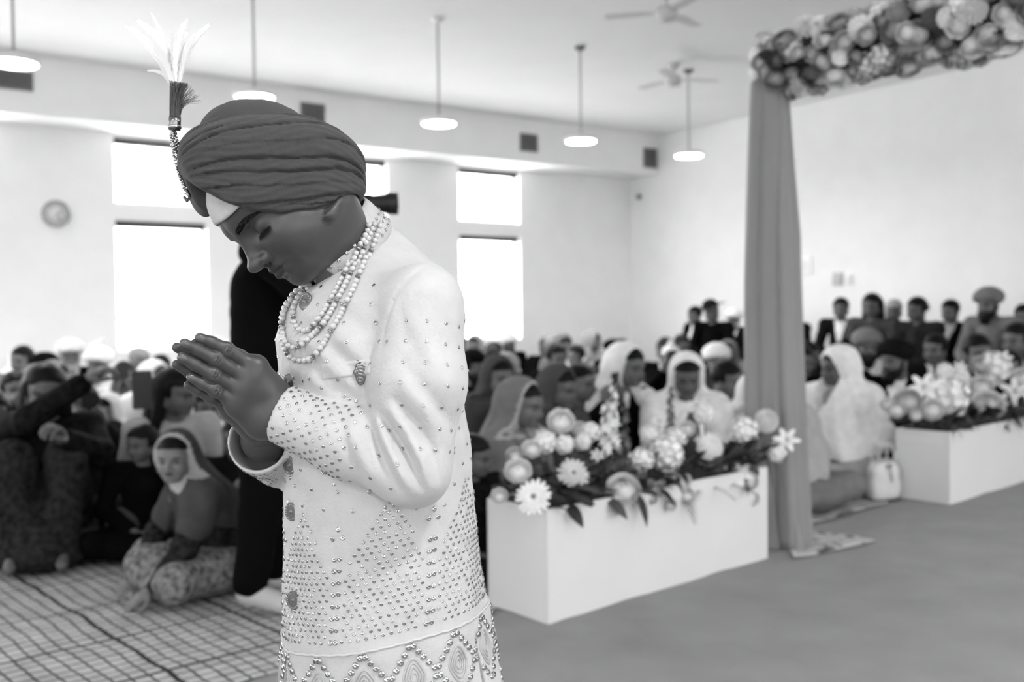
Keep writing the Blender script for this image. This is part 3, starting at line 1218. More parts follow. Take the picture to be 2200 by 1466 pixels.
def jacket(P):
    d, f, l, z = torso_d(P)
    # soft cloth waves over chest and skirt
    d = d + 0.0016 * np.sin(l * 55 + 4 * np.sin(z * 9)) * sstep(1.0, 0.7, z)
    d = d + 0.0016 * vnoise(P, 26.0, 2) + 0.0007 * vnoise(P, 70.0, 5)
    d = d + 0.0022 * np.sin((P[:, 0] * 0.8 + z) * 120 + 3 * vnoise(P, 12.0, 7)) * sstep(1.02, 1.09, z) * sstep(1.2, 1.13, z) * sstep(0.02, 0.08, l)
    # front edge of the buttoned opening
    d = d + 0.0022 * sstep(0.0012, -0.0012, l - 0.014) * (f > 0) * sstep(1.2, 1.16, z) - 0.0008
    sl = sleeve_d(P, L_SH, L_ELB, CUFF_L) - fold_disp(P) + 0.0010 * vnoise(P, 40.0, 3)
    sl = cut_cuff(P, sl, LW, L_ELB, CUFF_L)
    sr = sleeve_d(P, R_SH, R_ELB, CUFF_R, 0.003) + 0.001 * vnoise(P, 40.0, 9)
    sr = cut_cuff(P, sr, RW, R_ELB, CUFF_R, 0.003)
    # keep the sleeves as separate folds of cloth below the armpit
    zk = np.clip((z - 1.13) / 0.07, 0, 1)
    k = 0.004 + 0.035 * zk
    h = np.maximum(k - np.abs(d - sl), 0) / k
    d = np.minimum(d, sl) - h * h * k * 0.25
    d = smin(d, sr, 0.010)
    # side slit of the skirt
    sl_a = np.abs(np.arctan2(l, -f) - R(52)) * 0.13
    d = np.where((z < 0.80) & (f < 0.02) & (l > 0), smax(d, 0.0035 * sstep(0.80, 0.66, z) - sl_a, 0.002), d)
    # opening for the neck
    rel = P - n3(cc_)
    hgt = rel @ n3(cu)
    rad = np.sqrt(np.maximum((rel * rel).sum(1) - hgt * hgt, 0))
    d = np.where(rad < 0.105, smax(d, (hgt + 0.012) - np.maximum(0, rad - 0.068) * 2.5, 0.004), d)
    return smax(d, -cone(P, NECK_BOT, at(735, 540, 1.26), 0.048, 0.052), 0.004)


SEAM = P3([(925, 560, 1.165), (885, 585, 1.125), (850, 625, 1.105), (828, 690, 1.10), (818, 760, 1.10)])
JV, JF = polymesh(jacket, (-0.47, 0.96, 0.45), (0.04, 1.56, 1.30), 0.0026)
JV = relax(JV, JF, 1, 0.4)
jac_me = np_mesh('coat', JV, JF)
coat = mesh_obj('coat', jac_me, KURTA, boy)
coat['label'] = 'white embroidered knee-length coat with long sleeves'
jac_bvh = BVHTree.FromPolygons([Vector(v) for v in JV], [tuple(f) for f in JF])

# trousers
def trousers(P):
    ds = []
    for (hp, kn, an, toe) in legs:
        ds += [cone(P, hp, kn, 0.078, 0.06), cone(P, kn, an + Vector((0, 0, 0.02)), 0.06, 0.042)]
    return union(ds, 0.02) + 0.002 * vnoise(P, 30, 4)


V_, F_ = polymesh(trousers, (-0.42, 1.08, 0.03), (0.1, 1.5, 0.85), 0.007)
mesh_obj('trousers', np_mesh('trousers', V_, F_), mat('trouser_cream', 0.7, rough=0.8), boy)

V, F = [], []
n = 64
for i in range(n + 1):
    a = R(186) + R(348) * i / n
    base = cc_ + ca * math.cos(a) + clat * math.sin(a)
    outn = (ca.normalized() * math.cos(a) + clat.normalized() * math.sin(a)).normalized()
    for (hh, rr) in ((-0.018, 0.0015), (0.0, 0.003), (0.022, 0.001), (0.031, -0.001), (0.031, -0.0035), (0.022, -0.004), (0.0, -0.002), (-0.018, -0.0025)):
        V.append(base + cu * hh + outn * rr)
k = 8
for i in range(n):
    for j in range(k):
        a, b = i * k + j, i * k + (j + 1) % k
        F.append((a, b, b + k, a + k))
F.append(tuple(range(k)))
F.append(tuple(n * k + j for j in range(k))[::-1])
me = pydata('collar', V, F)
bm = bmesh.new(); bm.from_mesh(me); bmesh.ops.recalc_face_normals(bm, faces=bm.faces); bm.to_mesh(me); bm.free()
collar = mesh_obj('collar', me, COLM, boy)
collar['label'] = 'stand-up collar of the white coat'
# ------------------------------------------------------------------ turban, under-cloth and plume
TURB = mat('turban_cotton', 0.053, rough=0.85, spec=0.12, sheen=0.08, noise=0.06, nscale=120, bump=0.25, bscale=900)
PATKA = mat('forehead_cloth', 0.50, rough=0.85, spec=0.1, noise=0.04, nscale=90, bump=0.25, bscale=500)
tps = R(20)
TA = Vector((-math.cos(tps), -math.sin(tps), 0))           # forward
TL = Vector((math.sin(tps), -math.cos(tps), 0))            # left (towards camera)
TO = at(585, 352, 1.225)
TM = np.array([list(TA), list(TL), [0, 0, 1]], np.float32)
TPX = 1746 * math.cos(tps)


def tq(px, py):
    """(forward, up) of the turban frame for a point of the mid plane"""
    return ((585 - px) / TPX, (352 - py) / 1746)


def sellp(Q, c, r, p=2.4):
    q = np.abs((Q - np.asarray(c, np.float32)) / np.asarray(r, np.float32)) + 1e-6
    k = (q ** p).sum(1) ** (1 / p)
    return (k - 1) * min(r)


def low_edge(a):
    """lower hem of the side wraps: pixel line turned into the turban frame"""
    xs = np.array([tq(px, 0)[0] for px in (790, 752, 700, 640, 580, 530, 480, 440, 400)][::1])
    ys = np.array([tq(0, py)[1] for py in (416, 438, 465, 475, 469, 453, 426, 402, 380)])
    return np.interp(a, xs, ys)


def turban(P):
    Q = (P - np.array(TO, np.float32)) @ TM.T
    a, b, c = Q[:, 0], Q[:, 1], Q[:, 2]
    sag = 0.018 * np.clip(a / 0.11, -1, 1) ** 2 * (a < 0)
    c1 = c + sag + 0.09 * np.maximum(a, 0)
    c1 = np.where(c1 < 0, c1 * 0.55, c1)                                  # open below: sides run almost straight down
    Q1 = np.stack([a, b, c1], 1)
    d = sellp(Q1, (0.001, 0, -0.004), (0.112, 0.104, 0.059), 2.9)
    d = smin(d, sellp(Q, (0.064, 0, -0.016), (0.044, 0.068, 0.046), 2.4), 0.02)
    # wraps: sawtooth layers by angle about the front-to-back axis
    lam = np.arctan2(c + 0.034 - 0.10 * np.minimum(a, 0), np.abs(b) * 0.8 + 0.004) / math.pi + 0.5       # 0 bottom .. 1 top
    wav = 0.010 * np.sin(a * 24 + 1.0) + 0.006 * np.sin(a * 51 + 2.0)
    s = (lam + wav + 0.05 * (a / 0.12)) * 12.0 + (b < 0) * 0.4
    fl_ = np.floor(s)
    fr = s - fl_
    s = s + 0.35 * np.sin(fl_ * 2.4 + a * 9)
    fr = s - np.floor(s)
    am = 0.0016 * sstep(-0.125, -0.08, a) * sstep(0.118, 0.07, a) + 0.0006
    d = d - am * (1 - fr) + 0.001 + 0.0012 * np.exp(-(np.minimum(fr, 1 - fr) / 0.07) ** 2)
    s2 = (lam + 0.02 * np.sin(a * 45)) * 31 + np.sin(a * 20)
    d = d + 0.0003 * np.sin(2 * math.pi * s2) + 0.0005 * vnoise(P, 60, 2)
    # cut along the lower hem
    hem = low_edge(a - 0.34 * b * (b > 0))
    ds = smax(d, hem - c, 0.005)
    # front band
    fb = sellp(Q, (0.062, -0.012, -0.014), (0.048, 0.068, 0.052), 2.4)
    fb = np.maximum(fb, b - (0.030 - 0.30 * np.maximum(0.0, -0.02 - c)))
    fb = smax(fb, -0.070 - c + 0.8 * (0.083 - a), 0.004)
    sb = (b * 0.9 + c * 0.25) * 95
    fb = fb - 0.0010 * (1 - (sb - np.floor(sb)))
    ds = smin(ds, fb, 0.002)
    ds = smax(ds, a - (0.1090 + 0.46 * np.minimum(c + 0.0103, 0.0)) - 0.002, 0.006)
    # inner dome on top
    dome = sellp(Q, (0.020, 0.0, 0.020), (0.068, 0.074, 0.054), 2.2)
    sd = (np.arctan2(c - 0.0, a - 0.12) / math.pi) * 16 + 1.2 * np.sin(b * 40)
    dome = dome - 0.0012 * (1 - (sd - np.floor(sd)))
    ds = smin(ds, dome, 0.002)
    # hollow for the head
    return smax(ds, -(boy_head(P) - 0.001), 0.002)


ex = n3(TO)
V_, F_ = polymesh(turban, ex - [0.16, 0.15, 0.10], ex + [0.16, 0.15, 0.11], 0.0017)
V_ = relax(V_, F_, 1, 0.35)
tur = mesh_obj('turban', np_mesh('turban', V_, F_), TURB, boy)
tur['label'] = 'dark grey layered cotton turban'
tur_bvh = BVHTree.FromPolygons([Vector(v) for v in V_], [tuple(f) for f in F_])

# pale cloth showing on the forehead under the wraps
FE0 = at(449, 486, 1.2)
FE1 = at(522, 449, 1.15)


def patka(P):
    d = boy_head(P)
    d = np.abs(d - 0.0022) - 0.0022
    q = P
    # keep only above the forehead line (plane through the line, parallel to the head's left axis)
    dirx = n3(FE1 - FE0)
    dirx[1] = 0
    nrm = np.array([-dirx[2], 0, dirx[0]], np.float32)
    nrm /= np.linalg.norm(nrm)
    e = (q - n3(FE0)) @ nrm
    bow = 0.007 * np.sin(np.clip(((q - n3(FE0)) @ (dirx / np.linalg.norm(dirx))) / np.linalg.norm(dirx), 0, 1) * math.pi)
    d = smax(d, -(e + bow), 0.002)
    d = smax(d, ((q - n3(at(560, 380, 1.2))) @ n3(HF) * -1) , 0.004)
    return d


V_, F_ = polymesh(patka, n3(HC) + [-0.20, -0.12, -0.05], n3(HC) + [0.06, 0.12, 0.16], 0.002)
mesh_obj('forehead_cloth', np_mesh('forehead_cloth', V_, F_), PATKA, boy)['label'] = 'pale cloth band under the turban'

# --- plume: beaded stem, wrapped ferrule, dark bristles, white feathers
METAL = mat('silver_metal', 0.55, rough=0.22, metal=1.0)
METAL_D = mat('dark_silver', 0.22, rough=0.3, metal=1.0)
CRYST = mat('crystal_bead', 0.6, rough=0.12, spec=0.8)
FEATH = mat('feather_white', 0.82, rough=0.8, sheen=0.3)
BRIST = mat('bristle_grey', 0.10, rough=0.6)
kal = bpy.data.objects.new('turban_plume', None)
link(kal, boy)
kal['label'] = 'plume of white feathers on a beaded stem'
PY = 1.182
stem = [(404, 416), (396, 388), (386, 352), (378, 318), (372, 292), (374, 276)]
stem3 = [at(x, y, PY + 0.004 * abs(i - 2)) for i, (x, y) in enumerate(stem)]
mesh_obj('stem', tube('stem', stem3, 0.0024, 10), METAL_D, kal)
bead_me = lathe('bead', [(0.0004, -0.0021), (0.0015, -0.0015), (0.0021, 0), (0.0015, 0.0015), (0.0004, 0.0021)], 8)


def poly_at(pts, t):
    L = [0.0]
    for a, b in zip(pts[:-1], pts[1:]):
        L.append(L[-1] + (b - a).length)
    x = t * L[-1]
    for i in range(len(pts) - 1):
        if x <= L[i + 1] or i == len(pts) - 2:
            k = (x - L[i]) / max(L[i + 1] - L[i], 1e-9)
            return pts[i] + (pts[i + 1] - pts[i]) * k, (pts[i + 1] - pts[i]).normalized(), L[-1]


for i in range(40):
    for sgn in range(5):
        t = 0.95 * (i + 0.5 * (sgn % 2)) / 40
        p, dr, _ = poly_at(stem3, t)
        w = 0.0026 + 0.0022 * math.sin(math.pi * min(1, t * 1.1)) + 0.0004 * rng.random()
        ang = sgn * math.pi * 0.4 + 0.7 * rng.random() + i * 1.9
        sd = Vector((0, 0, 1)).cross(dr)
        sd = (TA.cross(dr)).normalized()
        s2 = dr.cross(sd)
        b = mesh_obj('bead', bead_me, CRYST if (i + sgn) % 3 else METAL, kal)
        b.location = p + sd * (w * math.cos(ang)) + s2 * (w * math.sin(ang))
        b.rotation_euler = (rng.random() * 3, rng.random() * 3, 0)
        b.scale = (0.85,) * 3
fer = [at(375, 280, PY), at(375, 272, PY), at(375.5, 262, PY), at(376, 252, PY)]
mesh_obj('ferrule', tube('ferrule', fer, [0.0068, 0.0072, 0.0072, 0.0070], 16), METAL_D, kal)
mesh_obj('ferrule_band', tube('ferrule_band', [at(375, 276, PY), at(375, 270, PY)], 0.0078, 16), METAL, kal)
hook = mesh_obj('hook', tube('hook', [at(403, 408, PY - 0.002), at(407, 425, PY - 0.002), at(402, 432, PY), at(396, 424, PY + 0.004)], 0.0022, 8), METAL_D, kal)


def bristles(n, tips, rad, seed):
    r = random.Random(seed)
    V, F = [], []
    base = at(376, 254, PY)
    for i in range(n):
        tx, ty, sp = tips(r)
        t = at(tx, ty, PY + sp)
        b = base + Vector((r.uniform(-1, 1), r.uniform(-1, 1), 0)) * 0.005
        # leave the ferrule straight up, then bend to the tip
        up = b + Vector((0, 0, 0.018)) + (t - b) * 0.15
        w = (t - b).cross(Vector((0, 1, 0))).normalized() * rad
        w2 = Vector((0, rad, 0))
        k = len(V)
        pts = []
        for q in range(6):
            s = q / 5
            p = b * (1 - s) ** 2 + up * 2 * s * (1 - s) + t * s * s
            pts.append(p)
            ww = 1 - 0.6 * s
            V += [p - w * ww, p + w * ww, p + w2 * ww]
        for q in range(5):
            a = k + q * 3
            for e in range(3):
                F.append((a + e, a + (e + 1) % 3, a + 3 + (e + 1) % 3, a + 3 + e))
    return pydata('bristles', V, F)


def t_core(r):
    x = r.uniform(364, 404)
    return x, 174 + (x - 364) * 0.16 + r.uniform(-2, 5), r.uniform(-0.012, 0.012)


def t_spray(r):
    a = r.random()
    return 396 + 40 * a ** 0.6 * r.uniform(0.6, 1), 178 + 42 * a + r.uniform(-4, 4), r.uniform(-0.015, 0.015)


o = mesh_obj('bristles', bristles(420, t_core, 0.00042, 3), BRIST, kal)
o['kind'] = 'stuff'
o = mesh_obj('bristle_spray', bristles(70, t_spray, 0.00025, 4), BRIST, kal)
o['kind'] = 'stuff'


def feather(base, mid, tip, width, seed, lean):
    """one feather: curved shaft with fine barbs on both sides"""
    r = random.Random(seed)
    V, F = [], []
    n = 60

    def q(s):
        return base * (1 - s) ** 2 + mid * 2 * s * (1 - s) + tip * s * s
    view = Vector((lean, -1, 0)).normalized()
    for i in range(n):
        s0, s1 = i / n, (i + 1) / n
        a, b = q(s0), q(s1)
        d = (b - a).normalized()
        sd = d.cross(view).normalized()
        k = len(V)
        w = 0.0011 * (1 - s0 * 0.75)
        V += [a - sd * w, a + sd * w, b + sd * w * 0.97, b - sd * w * 0.97]
        F.append((k, k + 1, k + 2, k + 3))
        env = width * (0.25 + 0.75 * math.sin(math.pi * min(1.0, 0.08 + s0 * 0.9)) ** 0.8) * (1 - 0.35 * s0)
        for sg in (-1, 1):
            for m in range(4):
                st = q(s0 + (s1 - s0) * r.random())
                ln = env * r.uniform(0.6, 1.15)
                dirb = (sd * sg * 0.42 + d * 0.92 + view * r.uniform(-0.25, 0.25)).normalized()
                e = st + dirb * ln
                m1 = st + dirb * ln * 0.5 + d * ln * 0.04
                ww = sd * 0.0004
                k = len(V)
                V += [st - ww, st + ww, m1 + ww * 0.8, m1 - ww * 0.8, e]
                F.append((k, k + 1, k + 2, k + 3))
                F.append((k + 3, k + 2, k + 4))
    return pydata('feather', V, F)


fb_ = lambda x, dy=0.0: at(x, 195, PY + dy)
FE = [((370, .0), (352, 110), (272, 57), .017, -.002), ((372, .004), (368, 95), (297, 44), .016, .004), ((375, .006), (372, 110), (325, 29), .010, .010),
      ((377, -.003), (370, 90), (403, 44), .015, -.003), ((380, 0.0), (384, 110), (448, 55), .016, .002),
      ((378, .003), (376, 120), (400, 72), .015, .006), ((373, -.004), (360, 120), (318, 75), .014, -.006),
      ((382, -.002), (392, 120), (416, 80), .013, -.004), ((369, .002), (362, 150), (318, 152), .007, .004), ((376, 0.0), (374, 120), (372, 70), .015, 0.0)]
for i, (b, m, t, w, dy) in enumerate(FE):
    mesh_obj('feather', feather(fb_(b[0], b[1]), at(m[0], m[1], PY + dy), at(t[0], t[1], PY + dy * 2), w, 30 + i, 0.3 - 0.08 * i), FEATH, kal)

# ------------------------------------------------------------------ coat details
SEQ = mat('sequin', 0.46, rough=0.22, metal=1.0)
THREAD = mat('silver_thread', 0.5, rough=0.45, metal=0.6)
PEARL = mat('pearl', 0.50, rough=0.18, spec=0.6, coat=0.6)
RHINE = mat('rhinestone_ring', 0.35, rough=0.22, metal=0.8)


def zo(ang):
    """the hem pattern hangs lower in front than at the side"""
    return -0.019 * math.cos(ang) + 0.016 * max(0.0, math.sin(ang))


def torso_pt(ang, z, tol=0.010, lift=0.0004, hem=False):
    """point of the coat's surface at angle ang (from front, positive to his left) and height z"""
    if hem:
        z = z + zo(ang)
    cx = float(np.interp(z, Z_, TCa[:, 1]))
    cy = float(np.interp(z, Z_, TCa[:, 2]))
    tw = float(twist(np.array([z]))[0])
    f = Vector((-math.cos(tw), -math.sin(tw), 0))
    l = Vector((math.sin(tw), -math.cos(tw), 0))
    a = float(np.interp(z, Z_, TCa[:, 3]))
    b = float(np.interp(z, Z_, TCa[:, 4]))
    d = f * (math.cos(ang) * a) + l * (math.sin(ang) * b)
    c = Vector((cx, cy, z))
    o = c + d * 1.9
    h = jac_bvh.ray_cast(o, -d.normalized())
    if h[0] is None:
        return None
    if float(torso_d(np.array([list(h[0])], np.float32))[0][0]) > tol:
        return None
    return h[0] + h[1] * lift, h[1]


def disc_on(V, F, p, n, r, tilt=0.0, seg=9, hole=0.28, dome=0.25, rr=None):
    """sequin: shallow ring"""
    rr = rr or rng
    n = (n + Vector((rr.uniform(-1, 1), rr.uniform(-1, 1), rr.uniform(-1, 1))) * tilt).normalized()
    a = n.cross(Vector((0.3, 0.2, 0.93))).normalized()
    b = n.cross(a)
    k = len(V)
    for q in range(seg):
        t = 2 * math.pi * q / seg
        e = a * math.cos(t) + b * math.sin(t)
        V.append(p + e * r + n * 0.0002)
        V.append(p + e * (r * 0.72) + n * (0.0002 + r * dome))
        V.append(p + e * (r * hole) + n * (0.0002 + r * dome * 0.3))
    for q in range(seg):
        q2 = (q + 1) % seg
        F.append((k + 3 * q, k + 3 * q2, k + 3 * q2 + 1, k + 3 * q + 1))
        F.append((k + 3 * q + 1, k + 3 * q2 + 1, k + 3 * q2 + 2, k + 3 * q + 2))


# arc position along the coat, measured from the front opening, converted to an angle
def arc_ang(s, z):
    a = float(np.interp(z, Z_, TCa[:, 3]))
    b = float(np.interp(z, Z_, TCa[:, 4]))
    n = 60
    acc, prev, sg = 0.0, None, 1 if s >= 0 else -1
    for i in range(n + 1):
        t = math.pi * i / n
        p = (a * math.cos(t), b * math.sin(t))
        if prev is not None:
            acc2 = acc + math.hypot(p[0] - prev[0], p[1] - prev[1])
            if acc2 >= abs(s):
                return sg * (math.pi * (i - 1) / n + math.pi / n * (abs(s) - acc) / (acc2 - acc))
            acc = acc2
        prev = p
    return sg * math.pi


# dense panels of sequins on the skirt: pointed arches between columns of paired discs
V, F = [], []
V2, F2 = [], []
PW = 0.112                                     # panel pitch along the cloth
ZB, ZT = 0.772, 0.905
for pi_ in range(-2, 4):
    s_c = 0.012 + PW * (pi_ + 0.62)
    half = PW * 0.40
    row = 0
    z = ZB
    while z < ZT + 0.03:
        top = max(0.0, (z - 0.845) / (ZT + 0.022 - 0.845))
        hw = half * (1 - 0.95 * top ** 1.4) if top < 1 else 0
        x = -half + (0.0047 if row % 2 else 0.0)
        while x <= half:
            if abs(x) <= hw:
                pt = torso_pt(arc_ang(s_c + x, z), z, hem=True)
                if pt and rng.random() > 0.04:
                    disc_on(V, F, pt[0], pt[1], 0.0022, 0.3)
            x += 0.0094
        z += 0.0068
        row += 1
    # column of paired discs
    sc2 = s_c + PW * 0.5
    z = ZB
    while z < 0.878:
        for dx in (-0.0032, 0.0032):
            pt = torso_pt(arc_ang(sc2 + dx, z), z, hem=True)
            if pt:
                disc_on(V, F, pt[0], pt[1], 0.0031, 0.2)
        z += 0.0135
    for (dx, dz) in ((0, 0.02), (-0.006, 0.010), (0.006, 0.010)):
        pt = torso_pt(arc_ang(sc2 + dx, z + dz), z + dz, hem=True)
        if pt:
            disc_on(V, F, pt[0], pt[1], 0.0030, 0.15)
# scattered single sequins over chest, back and sleeves
row = 0
z = 0.925
while z < 1.20:
    for i in range(-12, 13):
        s_ = (i + 0.5 * (row % 2)) * 0.036 + 0.01
        if abs(s_) < 0.36:
            pt = torso_pt(arc_ang(s_, z), z)
            if pt:
                disc_on(V, F, pt[0], pt[1], 0.0022, 0.25)
    z += 0.0215
    row += 1


def sleeve_pts(p0, p1, step_a, step_c, r0, stagger=True, tol=0.02, skip_end=0.0):
    ax = (p1 - p0).normalized()
    e1 = ax.cross(Vector((0, 1, 0.2))).normalized()
    e2 = ax.cross(e1)
    L = (p1 - p0).length
    n = max(5, int(2 * math.pi * r0 / step_c))
    i = 0
    x = step_a * 0.5
    while x < L:
        c = p0 + ax * x
        for k in range(n):
            t = 2 * math.pi * (k + (0.5 if (i % 2 and stagger) else 0)) / n
            d = e1 * math.cos(t) + e2 * math.sin(t)
            h = jac_bvh.ray_cast(c + d * (r0 + 0.045), -d)
            if h[0] is not None and (h[0] - c).length < r0 + tol and (h[0] - c).length > r0 * 0.6:
                yield h[0] + h[1] * 0.0004, h[1]
        x += step_a
        i += 1


for (sh, el) in ((L_SH, L_ELB), (R_SH, R_ELB)):
    for p, n in sleeve_pts(sh + (el - sh) * 0.08, el, 0.0235, 0.043, 0.049):
        disc_on(V, F, p, n, 0.0022, 0.25)
for (cf_, el) in ((CUFF_L, L_ELB), (CUFF_R, R_ELB)):
    e_ = cf_ + (el - cf_).normalized() * 0.092
    for p, n in sleeve_pts(cf_, e_, 0.0073, 0.0128, 0.037):
        if rng.random() > 0.05:
            disc_on(V, F, p, n, 0.0022, 0.3)
    for p, n in sleeve_pts(e_, el, 0.026, 0.045, 0.04):
        disc_on(V, F, p, n, 0.0022, 0.25)
o = mesh_obj('sequins', pydata('sequins', V, F), SEQ, coat)
o['kind'] = 'stuff'
o['label'] = 'tiny silver sequins sewn over the coat'

# braid around the skirt, and the row of almond medallions below it
pts = []
for i in range(0, 97):
    ang = -math.pi + 2 * math.pi * i / 96
    pt = torso_pt(ang, 0.757, 0.02, 0.0006, hem=True)
    if pt:
        pts.append(pt[0] + Vector((0, 0, 0.0012 * (i % 2))))
mesh_obj('braid', tube('braid', pts, 0.0017, 6), mat('braid_thread', 0.5, rough=0.6), coat)
circ = 0.86
nm = 15
for i in range(nm):
    ang = -math.pi + 2 * math.pi * (i + 0.35) / nm
    for (zz, hh) in ((0.716, 0.021), (0.631, 0.021)):
        V, F = [], []
        for ring in range(4):
            k0 = len(V)
            m = 28
            rw, rh = 0.0135 * (1 - ring * 0.24), hh * (1 - ring * 0.24)
            ok = True
            loop = []
            for q in range(m):
                t = 2 * math.pi * q / m
                ex_ = rw * math.sin(t) * (1 - 0.35 * abs(math.cos(t)))
                ez_ = rh * math.cos(t)
                z2 = zz + ez_
                rad = 0.137
                pt = torso_pt(ang + ex_ / rad, z2, 0.03, 0.0004, hem=True)
                if pt is None:
                    ok = False
                    break
                loop.append(pt)
            if not ok:
                continue
            for q in range(m):
                p, n = loop[q]
                p2 = loop[(q + 1) % m][0]
                sd = (p2 - p).cross(n).normalized() * 0.0013
                V += [p - sd, p + n * 0.0014, p + sd]
            for q in range(m):
                a, b = k0 + 3 * q, k0 + 3 * ((q + 1) % m)
                F.append((a, a + 1, b + 1, b))
                F.append((a + 1, a + 2, b + 2, b + 1))
        if V:
            mesh_obj('medallion', pydata('medallion', V, F), mat('medallion_thread', 0.40, rough=0.5, metal=0.2), coat)
V, F = [], []
for i in range(nm * 2):
    a0 = -math.pi + 2 * math.pi * (i * 0.5 + 0.35) / nm
    a1 = -math.pi + 2 * math.pi * (i * 0.5 + 0.35 + 0.5) / nm
    for k in range(5):
        t = k / 4
        up = (i % 2 == 0)
        for z0 in (0.716, 0.631):
            zz = z0 + (0.035 - 0.03 * t if up else 0.005 + 0.03 * t)
            z3 = z0 - (0.035 - 0.03 * t if up else 0.005 + 0.03 * t)
            for z_ in (zz, z3):
                pt = torso_pt(a0 + (a1 - a0) * (t * 0.8 + 0.1), z_, 0.03, hem=True)
                if pt:
                    disc_on(V, F, pt[0], pt[1], 0.0040, 0.12, 10, 0.05, 0.5)
o = mesh_obj('mirror_discs', pydata('mirror_discs', V, F), mat('mirror_disc', 0.55, rough=0.1, metal=1.0), coat)
o['kind'] = 'stuff'
o['label'] = 'small round mirrors sewn along the hem pattern'

# ornate metal buttons
btn_prof = [(0.0110, 0.0), (0.0112, 0.0016), (0.0100, 0.0024), (0.0092, 0.0014), (0.0082, 0.0024), (0.0072, 0.0014),
            (0.0062, 0.0026), (0.0052, 0.0016), (0.0040, 0.0028), (0.0030, 0.0018), (0.0018, 0.0034), (0.0004, 0.0036)]
btn_me = lathe('button', btn_prof, 28)
BTN = mat('button_silver', 0.17, rough=0.4, metal=0.7)
cam_o = Vector((0, 0, CAMZ))


def surf(px, py, bvh):
    d = (at(px, py, 1.0) - cam_o).normalized()
    h = bvh.ray_cast(cam_o, d)
    return (h[0], h[1]) if h[0] is not None else (None, None)


for (px, py, tl) in ((657, 648, 0.55), (624, 822, 0.3), (620, 1000, 0.25), (628, 1100, 0.2), (632, 1290, 0.2)):
    p, n = surf(max(px, 624), py, jac_bvh)
    if p is None:
        continue
    n = (n * 0.65 + Vector((-tl, -0.75, 0.05))).normalized()
    b = mesh_obj('button', btn_me, BTN, coat)
    b.location = p
    b.rotation_euler = n.to_track_quat('Z', 'Y').to_euler()
    for k in range(20):
        a = 2 * math.pi * k / 20
        s_ = mesh_obj('stud', bead_me, BTN, b)
        s_.location = (0.0087 * math.cos(a), 0.0087 * math.sin(a), 0.0018)
        s_.scale = (0.42, 0.42, 0.42)

col_bvh = BVHTree.FromPolygons([v.co.copy() for v in collar.data.vertices], [tuple(p.vertices) for p in collar.data.polygons])
p, n = surf(702, 606, col_bvh)
if p is None:
    p, n = at(702, 606, 1.16), Vector((-0.3, -0.95, 0))
if n.y > 0:
    n = -n
rs = mesh_obj('collar_rosette', btn_me, mat('rosette_thread', 0.22, rough=0.5, metal=0.3), collar)
rs.location = p
rs.rotation_euler = (n + Vector((-0.2, -0.5, 0))).to_track_quat('Z', 'Y').to_euler()
rs.scale = (1.15, 1.4, 0.8)
# eyelets on the collar
V, F = [], []
for i in range(4, 60):
    a = R(186) + R(348) * i / 64
    for (hh) in (-0.009, 0.0, 0.009):
        if (i + int(hh * 1000)) % 2:
            continue
        base = cc_ + ca * math.cos(a) + clat * math.sin(a)
        outn = (ca.normalized() * math.cos(a) + clat.normalized() * math.sin(a)).normalized()
        disc_on(V, F, base + cu * hh + outn * 0.0034, outn, 0.0022, 0.15)
o = mesh_obj('collar_eyelets', pydata('collar_eyelets', V, F), SEQ, collar)
o['kind'] = 'stuff'

# breast pocket and leaf brooch
GX, GZ = 26, 10
V, F = [], []
for i in range(GX + 1):
    for j in range(GZ + 1):
        u, v = i / GX, j / GZ
        px = 690 + (796 - 690) * u
        py = 778 + (4 - 12 * u) + 36 * v
        p, n = surf(px, py, jac_bvh)
        if p is None:
            p, n = at(px, py, 1.17), Vector((0, -1, 0))
        edge = min(u, 1 - u, v, 1 - v)
        V.append(p + n * (0.0024 if edge > 0.001 else -0.0006))
for i in range(GX):
    for j in range(GZ):
        a = i * (GZ + 1) + j
        F.append((a, a + 1, a + GZ + 2, a + GZ + 1))
mesh_obj('breast_pocket', pydata('breast_pocket', V, F), KURTA, coat)
p, n = surf(778, 801, jac_bvh)
V, F = [], []
nl = 18
for i in range(nl + 1):
    t = i / nl
    w = 0.0078 * math.sin(math.pi * (0.03 + 0.95 * t ** 0.8)) ** 0.9
    for k in range(-4, 5):
        e = k / 4
        rib = 0.0007 * math.sin((t * 40) - abs(e) * 6.0)
        V.append((w * e * (1 + 0.12 * math.sin(t * 16)), 0.024 * (0.5 - t) * 1.05, 0.0016 * (1 - e * e) + rib + (0.0012 if k == 0 else 0)))
for i in range(nl):
    for k in range(8):
        a = i * 9 + k
        F.append((a, a + 1, a + 10, a + 9))
br = mesh_obj('leaf_brooch', pydata('leaf_brooch', V, F), mat('brooch_silver', 0.34, rough=0.3, metal=1.0), coat)
br['label'] = 'silver leaf-shaped brooch'
zax = n.normalized()
yax = (Vector((0.12, 0, 1)) - zax * zax.dot(Vector((0.12, 0, 1)))).normalized()
xax = yax.cross(zax)
br.matrix_world = Matrix.Translation(p + n * 0.004) @ Matrix((xax, yax, zax)).transposed().to_4x4()
sm = br.modifiers.new('thick', 'SOLIDIFY'); sm.thickness = 0.0015

